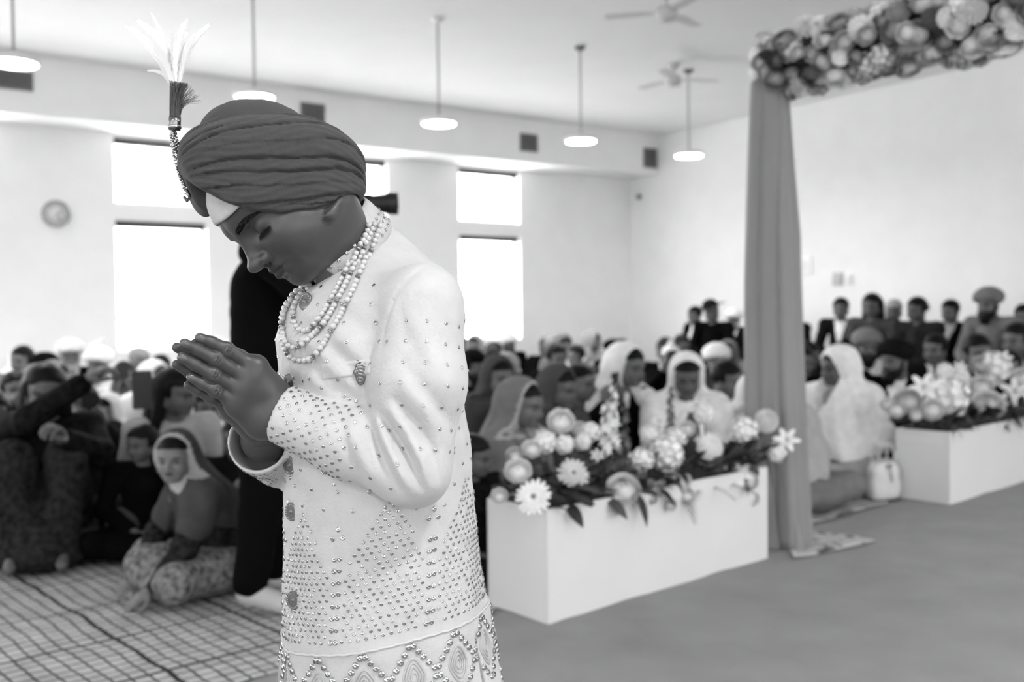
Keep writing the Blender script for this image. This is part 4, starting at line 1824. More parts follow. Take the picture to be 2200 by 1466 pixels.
# ------------------------------------------------------------------ pearl necklace
nk = bpy.data.objects.new('pearl_necklace', None)
link(nk, boy)
nk['label'] = 'three-strand pearl necklace with rhinestone spacers'
ST = [
    [(813, 488), (792, 545), (766, 610), (738, 668), (714, 712), (690, 752), (668, 774), (640, 779), (620, 762), (614, 738), (611, 700), (616, 668), (632, 640), (648, 622)],
    [(801, 484), (777, 541), (751, 601), (723, 655), (699, 697), (676, 722), (652, 742), (628, 748), (611, 728), (607, 696), (614, 662), (634, 634), (655, 614)],
    [(789, 486), (765, 541), (739, 597), (713, 648), (690, 686), (668, 712), (650, 716), (636, 700), (633, 672), (642, 644), (660, 622), (672, 610)]]
pearl_me = lathe('pearl', [(0.0003, -0.0037), (0.0019, -0.0032), (0.0032, -0.0019), (0.0037, 0), (0.0032, 0.0019), (0.0019, 0.0032), (0.0003, 0.0037)], 14)
ring_me = lathe('rhinestone_spacer', [(0.0014, -0.0010), (0.0030, -0.0011), (0.0034, 0.0), (0.0030, 0.0011), (0.0014, 0.0010)], 10)


def lay(px, py):
    best = None
    for bv in (jac_bvh, col_bvh, boy_bvh):
        h, n = surf(px, py, bv)
        if h is not None and (best is None or h.y < best[0].y):
            if n.y > 0:
                n = -n
            best = (h, n)
    if best is None:
        best = (at(px, py, 1.2), Vector((0, -1, 0)))
    return best


for si, st in enumerate(ST):
    # smooth the polyline
    P2 = [Vector((x, y, 0)) for x, y in st]
    for _ in range(2):
        Q2 = [P2[0]]
        for a, b in zip(P2[:-1], P2[1:]):
            Q2 += [a * 0.75 + b * 0.25, a * 0.25 + b * 0.75]
        Q2.append(P2[-1])
        P2 = Q2
    _, _, L = poly_at(P2, 0.0)
    n = int(L / 10.6)
    prev = None
    cord = []
    for i in range(n + 1):
        q, dr, _ = poly_at(P2, i / n)
        h, nn = lay(q.x, q.y)
        p = h + nn * 0.0030
        if prev is not None and abs(p.y - prev.y) > 0.02:
            p.y = prev.y + (0.02 if p.y > prev.y else -0.02)
        prev = p
        cord.append(p)
    for i, p in enumerate(cord):
        d = (cord[min(i + 1, n)] - cord[max(i - 1, 0)]).normalized()
        sp = (i % 6 == 5)
        b = mesh_obj('rhinestone_spacer' if sp else 'pearl', ring_me if sp else pearl_me, RHINE if sp else PEARL, nk)
        b.location = p
        b.rotation_euler = d.to_track_quat('Z', 'Y').to_euler()
        if not sp:
            k = 0.93 + 0.14 * rng.random()
            b.scale = (k, k, k)
    # the cord goes on around the back of the collar
    back = [cord[0]]
    for k in range(1, 12):
        a = R(60) * (1 - k / 6.0) * (1 if clat.y < 0 else -1)
        base = cc_ + ca * (math.cos(a) * 1.03) + clat * (math.sin(a) * 1.06) + cu * (0.004 - 0.004 * si)
        back.append(base)
    back.append(cord[-1])
    mesh_obj('cord', tube('cord', back, 0.0016, 6), PEARL, nk)
# ------------------------------------------------------------------ planters, flowers, arch, drape
PLW = mat('planter_white', 0.70, rough=0.5, spec=0.3, noise=0.02, nscale=3)
SOIL = mat('planter_soil', 0.02, rough=0.95, noise=0.4, nscale=40)
PETAL_W = mat('petal_white', 0.80, rough=0.6, spec=0.2, noise=0.05, nscale=30)
PETAL_C = mat('petal_cream', 0.60, rough=0.6, spec=0.2, noise=0.08, nscale=30)
PETAL_G = mat('petal_grey', 0.34, rough=0.65, spec=0.2, noise=0.12, nscale=30)
PETAL_D = mat('petal_dark', 0.13, rough=0.65, spec=0.2, noise=0.15, nscale=30)
CENT = mat('flower_centre', 0.22, rough=0.9, noise=0.3, nscale=200)
LEAF = mat('leaf_dark', 0.022, rough=0.55, spec=0.35, noise=0.35, nscale=25)
LEAF2 = mat('leaf_mid', 0.05, rough=0.55, spec=0.35, noise=0.3, nscale=25)
STEM = mat('stem_dark', 0.03, rough=0.7)


def petal(V, F, base, out, up, L, W, curl, cup, n=4):
    """curved petal strip: leaves base along out, curls towards up"""
    side = out.cross(up).normalized()
    k0 = len(V)
    for i in range(n + 1):
        t = i / n
        a = curl * t
        p = base + out * (L * (math.sin(a) / curl if abs(curl) > 1e-3 else t)) + up * (L * ((1 - math.cos(a)) / curl if abs(curl) > 1e-3 else 0))
        w = W * (math.sin(math.pi * (0.12 + 0.78 * t)) ** 0.7)
        lift = up * (cup * w)
        V += [p - side * w + lift, p, p + side * w + lift]
    for i in range(n):
        a = k0 + i * 3
        F.append((a, a + 1, a + 4, a + 3))
        F.append((a + 1, a + 2, a + 5, a + 4))


def bloom_mesh(kind, seed):
    """flower of unit radius facing +z; returns mesh with petal and centre slots"""
    r = random.Random(seed)
    V, F = [], []
    nc = 0
    Z = Vector((0, 0, 1))
    if kind == 'rose':
        # closed heart and rings of cupped petals lying over one another
        def patch(th0, th1, ph, half, rho, flare):
            k0 = len(V)
            nu, nv = 4, 4
            for i in range(nu + 1):
                t = i / nu
                th = th0 + (th1 - th0) * t                 # from below up to the rim
                rr = rho * (1 + flare * t * t)
                hw = half * (0.55 + 0.45 * math.sin(math.pi * (0.15 + 0.75 * t)))
                for j in range(nv + 1):
                    p_ = ph + hw * (2 * j / nv - 1)
                    q_ = rr * (1 - 0.05 * abs(2 * j / nv - 1) + 0.02 * math.sin(p_ * 9))
                    V.append(Vector((q_ * math.sin(th) * math.cos(p_), q_ * math.sin(th) * math.sin(p_), q_ * math.cos(th) * 0.85 - 0.1)))
            for i in range(nu):
                for j in range(nv):
                    a_ = k0 + i * (nv + 1) + j
                    F.append((a_, a_ + 1, a_ + nv + 2, a_ + nv + 1))
        for (n_, lo_, hi_, rho, fl) in ((1, 1.5, 0.02, 0.46, 0.0), (3, 1.7, 0.26, 0.49, 0.14), (4, 1.9, 0.48, 0.55, 0.22), (5, 2.1, 0.76, 0.62, 0.30), (6, 2.3, 1.06, 0.70, 0.36), (7, 2.4, 1.36, 0.76, 0.38)):
            for k in range(n_):
                ph = 2 * math.pi * (k + r.uniform(-.1, .1)) / n_ + rho * 5
                patch(lo_, hi_, ph, math.pi if n_ == 1 else 1.45 * math.pi / n_, rho, fl)
    elif kind == 'daisy':
        for lay, (n, L, z, cu) in enumerate(((18, 1.0, 0.0, -0.25), (15, 0.78, 0.08, 0.35), (11, 0.52, 0.13, 0.7))):
            for k in range(n):
                a = 2 * math.pi * (k + 0.5 * lay) / n + r.uniform(-.06, .06)
                o = Vector((math.cos(a), math.sin(a), 0.12)).normalized()
                petal(V, F, o * 0.1 + Z * z, o, (Z - o * o.z).normalized(), L * r.uniform(0.9, 1.0) - 0.1, 0.13, cu + r.uniform(-.15, .15), 0.25, 4)
        nc = len(F)
        m = 12
        k0 = len(V)
        for (rr, zz) in ((0.2, 0.10), (0.15, 0.2), (0.02, 0.23)):
            for k in range(m):
                a = 2 * math.pi * k / m
                V.append(Vector((rr * math.cos(a), rr * math.sin(a), zz)))
        for j in range(2):
            for k in range(m):
                F.append((k0 + j * m + k, k0 + j * m + (k + 1) % m, k0 + (j + 1) * m + (k + 1) % m, k0 + (j + 1) * m + k))
    elif kind == 'ball':
        n = 74
        for k in range(n):
            z = 1 - 1.75 * (k + 0.5) / n
            a = k * 2.39996
            rr = math.sqrt(max(0, 1 - z * z))
            o = Vector((rr * math.cos(a), rr * math.sin(a), z))
            tn = Vector((-o.x * z, -o.y * z, 1 - z * z))
            tn = tn.normalized() if tn.length > 0.05 else Vector((1, 0, 0))
            d = (o * 0.8 - tn * 0.5).normalized()
            petal(V, F, o * 0.55, d, (o - d * o.dot(d)).normalized(), 0.5, 0.16, 0.9, 0.4, 3)
    elif kind == 'cluster':
        for k in range(30):
            z = 1 - 1.35 * (k + 0.5) / 30
            a = k * 2.39996
            rr = math.sqrt(max(0, 1 - z * z))
            o = Vector((rr * math.cos(a), rr * math.sin(a), z * 0.85))
            s1 = o.cross(Vector((0.2, 0.3, 0.9))).normalized()
            s2 = o.cross(s1).normalized()
            c = o * r.uniform(0.72, 0.92)
            for q in range(4):
                b = 2 * math.pi * q / 4 + k
                d = s1 * math.cos(b) + s2 * math.sin(b)
                petal(V, F, c, (d + o * 0.25).normalized(), o, 0.26, 0.15, 0.5, 0.25, 2)
    elif kind == 'lily':
        for k in range(6):
            a = 2 * math.pi * k / 6
            o = Vector((math.cos(a), math.sin(a), 0))
            d = (o * 0.75 + Z * 0.66).normalized()
            u = (o * -0.66 + Z * 0.75).normalized()
            petal(V, F, o * 0.03 + Z * -0.3, d, u, 1.15, 0.24, -0.9, 0.3, 5)
        nc = len(F)
        for k in range(5):
            a = 2 * math.pi * k / 5
            petal(V, F, Vector((0, 0, -0.2)), (Vector((math.cos(a) * .3, math.sin(a) * .3, 1))).normalized(), Vector((math.cos(a), math.sin(a), -.3)).normalized(), 0.6, 0.03, 0.3, 0, 2)
    if kind in ('ball', 'cluster'):          # full heart behind the petals
        rc_ = 0.62 if kind == 'ball' else 0.74
        k0 = len(V)
        for i in range(7):
            th = math.pi * i / 6
            for j in range(10):
                V.append(Vector((rc_ * math.sin(th) * math.cos(j * math.pi / 5), rc_ * math.sin(th) * math.sin(j * math.pi / 5), rc_ * 0.85 * math.cos(th))))
        for i in range(6):
            for j in range(10):
                F.append((k0 + i * 10 + j, k0 + i * 10 + (j + 1) % 10, k0 + (i + 1) * 10 + (j + 1) % 10, k0 + (i + 1) * 10 + j))
    me = pydata('bloom_' + kind, V, F)
    if nc:
        me.polygons.foreach_set('material_index', [0 if i < nc else 1 for i in range(len(F))])
    return me


BLM = {}


def bloom(kind, material, seed=0):
    """mesh of a bloom in one petal colour (cached)"""
    key = (kind, material.name, seed)
    if key not in BLM:
        me = bloom_mesh(kind, 11 + seed)
        me.materials.append(material)
        me.materials.append(CENT)
        BLM[key] = me
    return BLM[key]


def leaf_mesh(L=1.0, W=0.3, bend=0.5, seed=0):
    V, F = [], []
    n = 5
    for i in range(n + 1):
        t = i / n
        w = W * math.sin(math.pi * (0.04 + 0.93 * t)) ** 0.9
        z = -bend * L * t * t * 0.5
        V += [(-w, L * t, z + 0.25 * w), (0, L * t, z), (w, L * t, z + 0.25 * w)]
    for i in range(n):
        a = i * 3
        F.append((a, a + 1, a + 4, a + 3))
        F.append((a + 1, a + 2, a + 5, a + 4))
    return pydata('leaf', V, F)


LEAVES = []
for (L, W, b) in ((0.10, 0.020, 0.5), (0.085, 0.026, 0.3), (0.12, 0.016, 0.8)):
    for m in (LEAF, LEAF2):
        me = leaf_mesh(L, W, b)
        me.materials.append(m)
        LEAVES.append(me)


def aim(o, d, spin=0.0, axis='Z'):
    q = Vector(d).to_track_quat(axis, 'Y' if axis == 'Z' else 'Z')
    o.rotation_euler = (q @ Quaternion((0, 0, 1) if axis == 'Z' else (0, 1, 0), spin)).to_euler()


NAMES = {'rose': 'rose', 'daisy': 'daisy', 'ball': 'chrysanthemum', 'cluster': 'hydrangea', 'lily': 'lily'}


def planter(origin, length, width, height, lab):
    """white box, origin = near front corner on the floor, running along AD, width along AN"""
    e = empty('planter_box', (origin.x, origin.y, 0.0), math.atan2(AD.y, AD.x))
    tag(e, lab, 'planter', 'white planter boxes')
    t = 0.015
    P = [('front_panel', (length / 2, t / 2, height / 2), (length, t, height)), ('back_panel', (length / 2, width - t / 2, height / 2), (length, t, height)),
         ('end_panel', (t / 2, width / 2, height / 2), (t, width - 2 * t, height)), ('end_panel', (length - t / 2, width / 2, height / 2), (t, width - 2 * t, height)),
         ('base_panel', (length / 2, width / 2, t / 2), (length - 2 * t, width - 2 * t, t))]
    for nm, c, sz in P:
        mesh_obj(nm, box_mesh(nm, c, sz, bevel=0.002), PLW, e)
    mesh_obj('soil', box_mesh('soil', (length / 2, width / 2, height - 0.05), (length - 2 * t, width - 2 * t, 0.06)), SOIL, e)
    return e


HP = 0.425
pl1 = planter(PA + AD * 0.0, 1.41, 0.34, HP, 'long white planter box ending beside the grey drape, its near end by the boy')
PB = Vector((2.53, 5.75, 0))
pl2 = planter(PB, 1.45, 0.33, HP, 'long white planter box beyond the drape, next to the white handbag')


def ray_floor_box(px, py, off):
    """point on the vertical plane along the aisle, off metres behind the planter fronts"""
    p0 = PA + AN * off
    return on_plane(px, py, p0, AN)


def arrangement(name, lab, base_o, length, width, blooms, leaves, seed, spikes=(), ferns=()):
    r = random.Random(seed)
    e = empty(name, (base_o.x, base_o.y, HP - 0.02), math.atan2(AD.y, AD.x))
    tag(e, lab, 'flowers', 'flower arrangements')
    inv = (Matrix.Translation(e.location) @ Matrix.Rotation(e.rotation_euler.z, 4, 'Z')).inverted()
    foam = mesh_obj('foam_base', box_mesh('foam_base', (length / 2, width / 2, 0.01), (length - 0.06, width - 0.06, 0.03), bevel=0.004), SOIL, e)
    for (p, rad, kind, m, face) in blooms:
        o = mesh_obj(NAMES[kind], bloom(kind, m, r.randint(0, 1)), None, e)
        q = inv @ p
        o.location = q
        o.scale = (rad,) * 3
        aim(o, inv.to_3x3() @ Vector(face), r.uniform(0, 6))
        # its stem down into the foam
        b = Vector((min(max(q.x + r.uniform(-.03, .03), 0.06), length - 0.06), min(max(q.y, 0.08), width - 0.08), 0.0))
        dq = (inv.to_3x3() @ Vector(face)).normalized()
        mesh_obj('stem', tube('stem', [q - dq * rad * 0.3, (q + b) / 2 + Vector((0, 0, 0.01)) - dq * 0.02, b], 0.0035, 6), STEM, e)
    nl = leaves
    for i in range(nl):
        x = r.uniform(-0.02, length + 0.02)
        y = r.uniform(-0.01, width + 0.01)
        d = Vector((r.uniform(-0.6, 0.6), (y - width / 2) * 3.2 + r.uniform(-0.4, 0.4), r.uniform(0.0, 0.65)))
        if r.random() < 0.18 and y < 0.12:
            d = Vector((r.uniform(-0.5, 0.5), -1, -0.6))
        z = r.uniform(0.0, 0.085) * (1 - 0.4 * abs(y - width / 2) / width)
        o = mesh_obj('leaf', LEAVES[r.randint(0, len(LEAVES) - 1)], None, e)
        o.location = (min(max(x, 0.03), length - 0.03), min(max(y, 0.02), width - 0.02), z + 0.02)
        aim(o, d, r.uniform(-0.8, 0.8), 'Y')
        s_ = r.uniform(0.7, 1.25)
        o.scale = (s_, s_, s_)
    for (p, hgt, m, nb) in spikes:
        q = inv @ p
        b = Vector((q.x, min(max(q.y, 0.08), width - 0.08), 0.0))
        st = mesh_obj('flower_spike', tube('flower_spike', [b, b + Vector((0.01, 0.005, hgt * 0.5)), q + Vector((0, 0, 0.0))], 0.004, 6), STEM, e)
        for k in range(nb):
            t = 0.35 + 0.65 * k / nb
            c = b + (q - b) * t
            a = k * 2.4
            d = Vector((math.cos(a), math.sin(a), 0.4))
            fl_ = mesh_obj('floret', bloom('lily', m, 0), None, st)
            fl_.location = c + d * 0.012
            s_ = 0.024 * (1.25 - 0.75 * (t - 0.35) / 0.65)
            fl_.scale = (s_,) * 3
            aim(fl_, d, k)
    for (p, d, L) in ferns:
        q = inv @ p
        dd = (inv.to_3x3() @ Vector(d)).normalized()
        V, F = [], []
        for i in range(14):
            t = i / 14
            c = dd * (L * t) + Vector((0, 0, -0.35 * L * t * t))
            sd = dd.cross(Vector((0, 0, 1))).normalized()
            w = 0.035 * math.sin(math.pi * (0.15 + 0.8 * t))
            for sg in (-1, 1):
                tip = c + sd * sg * w + dd * 0.012 + Vector((0, 0, -0.006))
                k = len(V)
                V += [c - dd * 0.004, c + dd * 0.004, tip]
                F.append((k, k + 1, k + 2))
            if i:
                k = len(V)
                V += [pc_, c, c + Vector((0, 0, 0.002))]
                F.append((k, k + 1, k + 2))
            pc_ = c
        f = mesh_obj('fern_frond', pydata('fern_frond', V, F, False), LEAF2, e)
        f.location = q
    return e


CAMD = Vector((0, -1, 0.12))


def fb(px, py, rpx, kind, m, off, tilt=(0, 0, 0)):
    p = ray_floor_box(px, py, off)
    d = Vector((0, 0, CAMZ)) - p
    d.normalize()
    face = (d * 0.75 + Vector(tilt) + Vector((0, 0, 0.35))).normalized()
    return (p, rpx * 1.12 / FPX * p.y, kind, m, face)


W_, C_, G_ = PETAL_W, PETAL_C, PETAL_G
B1 = [fb(1146, 1068, 37, 'daisy', W_, 0.02, (0, 0, -.2)), fb(1113, 1012, 27, 'rose', W_, 0.08), fb(1232, 1018, 33, 'daisy', C_, 0.05, (.2, 0, 0)),
      fb(1073, 1066, 17, 'rose', W_, 0.16), fb(1339, 1052, 34, 'rose', W_, 0.00), fb(1205, 905, 27, 'rose', W_, 0.22), fb(1172, 950, 24, 'cluster', W_, 0.2),
      fb(1142, 965, 20, 'rose', W_, 0.2), fb(1105, 978, 17, 'rose', C_, 0.2), fb(1213, 955, 20, 'cluster', W_, 0.16), fb(1245, 922, 16, 'rose', W_, 0.24),
      fb(1268, 928, 21, 'cluster', W_, 0.2), fb(1252, 950, 18, 'cluster', W_, 0.18), fb(1283, 978, 13, 'lily', C_, 0.14), fb(1378, 990, 26, 'cluster', W_, 0.1), fb(1432, 975, 37, 'cluster', W_, 0.1),
      fb(1455, 1034, 27, 'rose', W_, 0.03), fb(1410, 1040, 17, 'rose', C_, 0.01), fb(1395, 935, 20, 'cluster', W_, 0.22), fb(1452, 940, 22, 'cluster', W_, 0.2),
      fb(1475, 922, 18, 'rose', W_, 0.24), fb(1525, 962, 25, 'ball', W_, 0.09), fb(1598, 925, 29, 'cluster', W_, 0.05), fb(1646, 905, 23, 'ball', C_, 0.0),
      fb(1587, 1018, 27, 'lily', W_, 0.02), fb(1605, 1035, 22, 'rose', W_, 0.0), fb(1668, 972, 20, 'cluster', W_, -0.03), fb(1690, 945, 24, 'lily', W_, -0.05),
      fb(1515, 890, 22, 'cluster', W_, 0.2), fb(1475, 1065, 17, 'rose', W_, -0.01), fb(1415, 905, 15, 'lily', C_, 0.26), fb(1495, 870, 14, 'lily', C_, 0.3),
      fb(1440, 1085, 14, 'rose', W_, -0.02), fb(1610, 1070, 20, 'rose', W_, 0.02), fb(1400, 1072, 12, 'rose', C_, 0.0), fb(1330, 1095, 12, 'rose', W_, -0.02)]
SPK = [(ray_floor_box(1318, 815, 0.24), 0.30, PETAL_W, 20), (ray_floor_box(1300, 860, 0.22), 0.24, PETAL_W, 14), (ray_floor_box(1440, 830, 0.26), 0.30, PETAL_D, 16), (ray_floor_box(1342, 870, 0.25), 0.22, PETAL_D, 10)]
FRN = [(ray_floor_box(1470, 1060, 0.02), (0.1, -0.5, -0.25), 0.14), (ray_floor_box(1530, 1045, 0.02), (0.35, -0.6, 0.05), 0.15), (ray_floor_box(1560, 1040, 0.03), (0.6, -0.5, 0.1), 0.14),
       (ray_floor_box(1500, 1050, 0.02), (-0.2, -0.6, 0.0), 0.12)]
arrangement('flower_arrangement', 'white roses, daisies and dark foliage filling the planter beside the boy', PA, 1.41, 0.34, B1, 270, 5, SPK, FRN)
g2 = lambda px, py, r_, k, m, off, t=(0, 0, 0): fb(px, py, r_, k, m, off + 0.02, t)
B2 = [g2(2036, 852, 44, 'cluster', W_, 0.05), g2(2002, 880, 24, 'rose', W_, 0.05), g2(1950, 862, 27, 'rose', C_, 0.1), g2(1985, 832, 28, 'lily', W_, 0.12), g2(1925, 880, 19, 'rose', W_, 0.14),
      g2(1905, 868, 14, 'rose', W_, 0.2), g2(2060, 812, 22, 'cluster', W_, 0.2), g2(2030, 798, 17, 'cluster', W_, 0.24), g2(2062, 790, 13, 'lily', W_, 0.26), g2(2120, 872, 33, 'rose', W_, 0.05),
      g2(2150, 880, 20, 'rose', W_, 0.04), g2(2108, 830, 22, 'rose', W_, 0.15), g2(2135, 792, 34, 'cluster', W_, 0.2), g2(2108, 785, 20, 'rose', C_, 0.25), g2(2180, 842, 27, 'lily', W_, 0.12),
      g2(2195, 812, 20, 'rose', W_, 0.18), g2(2155, 770, 16, 'lily', W_, 0.24), g2(2210, 860, 30, 'cluster', W_, 0.08), g2(1968, 893, 12, 'rose', W_, 0.04), g2(2260, 850, 36, 'rose', W_, 0.1),
      g2(2300, 830, 34, 'cluster', W_, 0.15), g2(2350, 860, 40, 'rose', C_, 0.08)]
arrangement('flower_arrangement', 'white hydrangeas and roses with dark leaves filling the planter beyond the drape', PB, 1.45, 0.33, B2, 230, 9)

# ------------------------------------------------------------------ flower arch
POST = at(1668, 1195, 4.76)
POST.z = 0
XD = Vector((0.669, -0.743, 0)).normalized()         # across the aisle
ARCH_W, ARCH_H = 2.9, 2.31
arch = empty('wedding_arch', POST)
tag(arch, 'tall metal arch spanning the aisle, carrying the flower garland and the grey drape', 'arch')
FR = mat('arch_metal', 0.25, rough=0.4, metal=0.7)
mesh_obj('post', tube('post', [(0, 0, 0), (0, 0, ARCH_H)], 0.02, 10), FR, arch)
far = XD * ARCH_W
mesh_obj('post', tube('post', [far, far + Vector((0, 0, ARCH_H))], 0.02, 10), FR, arch)
mesh_obj('crossbar', tube('crossbar', [(0, 0, ARCH_H), far + Vector((0, 0, ARCH_H))], 0.02, 10), FR, arch)
for b in (Vector((0, 0, 0)), far):
    mesh_obj('foot_plate', box_mesh('foot_plate', (b.x, b.y, 0.006), (0.2, 0.2, 0.012), bevel=0.003), FR, arch)

gar = empty('flower_garland', POST + Vector((0, 0, ARCH_H)))
tag(gar, 'thick garland of pale and dark roses covering the arch crossbar', 'garland')
core = [XD * (-0.02 + (ARCH_W - 0.1) * i / 14) + Vector((0, 0, 0.02 * math.sin(i))) for i in range(15)]
mesh_obj('foliage_core', tube('foliage_core', core, [0.07] + [0.10] * 13 + [0.07], 12), LEAF, gar)
r = random.Random(21)
cnt = 0
kinds = ['rose', 'rose', 'rose', 'cluster', 'ball', 'rose']
NB = 285
for i in range(NB):
    # denser over the part of the arch in view
    x = (1.8 * (i + 0.5) / 222 if i < 222 else 1.8 + (ARCH_W - 1.95) * (i - 221.5) / 63) - 0.03
    a = i * 2.39996 + r.uniform(-.3, .3)
    n = (Vector((0, 0, 1)) * math.cos(a) + AD * math.sin(a)).normalized()
    rad = 0.122 + r.uniform(-0.014, 0.022)
    sz = r.choice((0.040, 0.046, 0.052, 0.058, 0.064))
    q = r.random()
    m = PETAL_W if q < 0.30 else PETAL_C if q < 0.68 else PETAL_G if q < 0.95 else PETAL_D
    k = r.choice(kinds)
    o = mesh_obj(NAMES[k], bloom(k, m, r.randint(0, 1)), None, gar)
    o.location = XD * x + n * rad
    o.scale = (sz,) * 3
    aim(o, (n + XD * r.uniform(-.3, .3) + Vector((0, -0.25, 0))).normalized(), r.uniform(0, 6))
for i in range(14):       # blooms that close the near end
    a = i * 2.39996
    rr = 0.10 * math.sqrt((i + 0.5) / 14)
    n = -XD
    o = mesh_obj('rose', bloom('rose', r.choice((PETAL_W, PETAL_C, PETAL_G)), i % 2), None, gar)
    o.location = -XD * 0.05 + AD * (rr * math.cos(a)) + Vector((0, 0, rr * math.sin(a)))
    o.scale = (0.05,) * 3
    aim(o, n, a)
for i in range(110):
    x = r.random() * (ARCH_W - 0.1)
    a = r.uniform(0, 2 * math.pi)
    n = (Vector((0, 0, 1)) * math.cos(a) + AD * math.sin(a)).normalized()
    o = mesh_obj('leaf', LEAVES[r.randint(0, 3)], None, gar)
    o.location = XD * x + n * 0.085
    aim(o, (n + XD * r.uniform(-1, 1)).normalized(), r.uniform(0, 6), 'Y')

# ------------------------------------------------------------------ drape hanging around the post
DRP = mat('drape_grey', 0.235, rough=0.75, spec=0.15, sheen=0.25, noise=0.03, nscale=6, bump=0.05, bscale=300)
drape = empty('drape', POST)
tag(drape, 'long grey fabric drape hanging in folds from the arch to the floor', 'drape')
RX = Vector((1, 0, 0))
n, m = 44, 72
V, F = [], []
for i in range(n + 1):
    t = i / n                                   # 0 top .. 1 floor
    z = (ARCH_H + 0.045) * (1 - t) + 0.008 * t
    cx = -0.035 + 0.0 * t + 0.085 * sstep(0.70, 1.0, np.array([t]))[0]
    wx = 0.075 + 0.028 * min(1, t * 2.2) - 0.03 * sstep(0.75, 0.95, np.array([t]))[0]
    wy = 0.075
    if t < 0.05:
        wx *= 0.7 + 6 * t
        wy *= 0.6 + 8 * t
    for k in range(m):
        a = 2 * math.pi * k / m
        pl = 0.018 * math.sin(a * 4 + 1.5 * math.sin(t * 3)) + 0.006 * math.sin(a * 9 + 2 * t) + 0.006 * math.sin(3 * a + 5 * t)
        pl *= min(1, 0.35 + t * 3)
        flare = 1 + 0.25 * max(0, t - 0.93) / 0.07
        V.append(((wx + pl) * math.cos(a) * flare + cx, (wy + pl) * math.sin(a) * flare, z))
for i in range(n):
    for k in range(m):
        F.append((i * m + k, i * m + (k + 1) % m, (i + 1) * m + (k + 1) % m, (i + 1) * m + k))
F.append(tuple(range(m)))
mesh_obj('curtain', pydata('curtain', V, F), DRP, drape)
# second length of cloth, lapped over the first towards the aisle
V, F = [], []
mm = 40
for i in range(n + 1):
    t = i / n
    z = (ARCH_H - 0.06) * (1 - t) + 0.006 * t
    cx = 0.015 + 0.06 * t * t
    w = 0.030 + 0.052 * min(1, t * 3) + 0.01 * t
    for k in range(mm):
        a = math.pi * (k / (mm - 1))            # front half loop
        pl = 0.009 * math.sin(a * 5 + 2 * t) + 0.003 * math.sin(a * 11)
        V.append((cx - (w + pl) * math.cos(a), -(0.088 + pl) * math.sin(a) * (0.7 + 0.3 * min(1, t * 3)) - 0.012, z))
for i in range(n):
    for k in range(mm - 1):
        F.append((i * mm + k, i * mm + k + 1, (i + 1) * mm + k + 1, (i + 1) * mm + k))
o = mesh_obj('overlap_panel', pydata('overlap_panel', V, F), DRP, drape)
s_ = o.modifiers.new('thick', 'SOLIDIFY'); s_.thickness = 0.002

# embroidered cloth lying on the floor at the foot of the drape
EMB = bpy.data.materials.new('embroidered_cloth')
EMB.use_nodes = True
nt = EMB.node_tree
b = nt.nodes['Principled BSDF']
b.inputs['Roughness'].default_value = 0.85
tc = nt.nodes.new('ShaderNodeTexCoord')
vo = nt.nodes.new('ShaderNodeTexVoronoi')
vo.inputs['Scale'].default_value = 14
nt.links.new(tc.outputs['Object'], vo.inputs['Vector'])
nz = nt.nodes.new('ShaderNodeTexNoise')
nz.inputs['Scale'].default_value = 9
nt.links.new(tc.outputs['Object'], nz.inputs['Vector'])
mx = nt.nodes.new('ShaderNodeMath')
mx.operation = 'MULTIPLY'
nt.links.new(vo.outputs['Distance'], mx.inputs[0])
nt.links.new(nz.outputs['Fac'], mx.inputs[1])
cr = nt.nodes.new('ShaderNodeValToRGB')
cr.color_ramp.elements[0].position = 0.12
cr.color_ramp.elements[0].color = (0.06, 0.06, 0.06, 1)
cr.color_ramp.elements[1].position = 0.22
cr.color_ramp.elements[1].color = (0.42, 0.42, 0.42, 1)
nt.links.new(mx.outputs[0], cr.inputs[0])
nt.links.new(cr.outputs[0], b.inputs['Base Color'])
pts = [(1705, 1200), (1760, 1192), (1820, 1178), (1882, 1163), (1840, 1152), (1780, 1146), (1720, 1140), (1690, 1165)]
gp = [on_plane(x, y, (0, 0, 0.012), Vector((0, 0, 1))) for x, y in pts]
c = sum(gp, Vector()) / len(gp)
V, F = [], []
rings = 6
for j in range(rings + 1):
    for i, p in enumerate(gp):
        q = c + (p - c) * (j / rings)
        V.append((q.x - c.x, q.y - c.y, 0.006 * (1 + math.sin(q.x * 60 + q.y * 35)) * (1 if j < rings else 0.2)))
ng = len(gp)
for j in range(rings):
    for i in range(ng):
        F.append((j * ng + i, j * ng + (i + 1) % ng, (j + 1) * ng + (i + 1) % ng, (j + 1) * ng + i))
o = mesh_obj('embroidered_cloth', pydata('embroidered_cloth', V, F), EMB)
o.location = (c.x, c.y, 0.012)
s_ = o.modifiers.new('thick', 'SOLIDIFY'); s_.thickness = 0.003
tag(o, 'pale embroidered cloth lying on the floor at the foot of the drape', 'cloth')
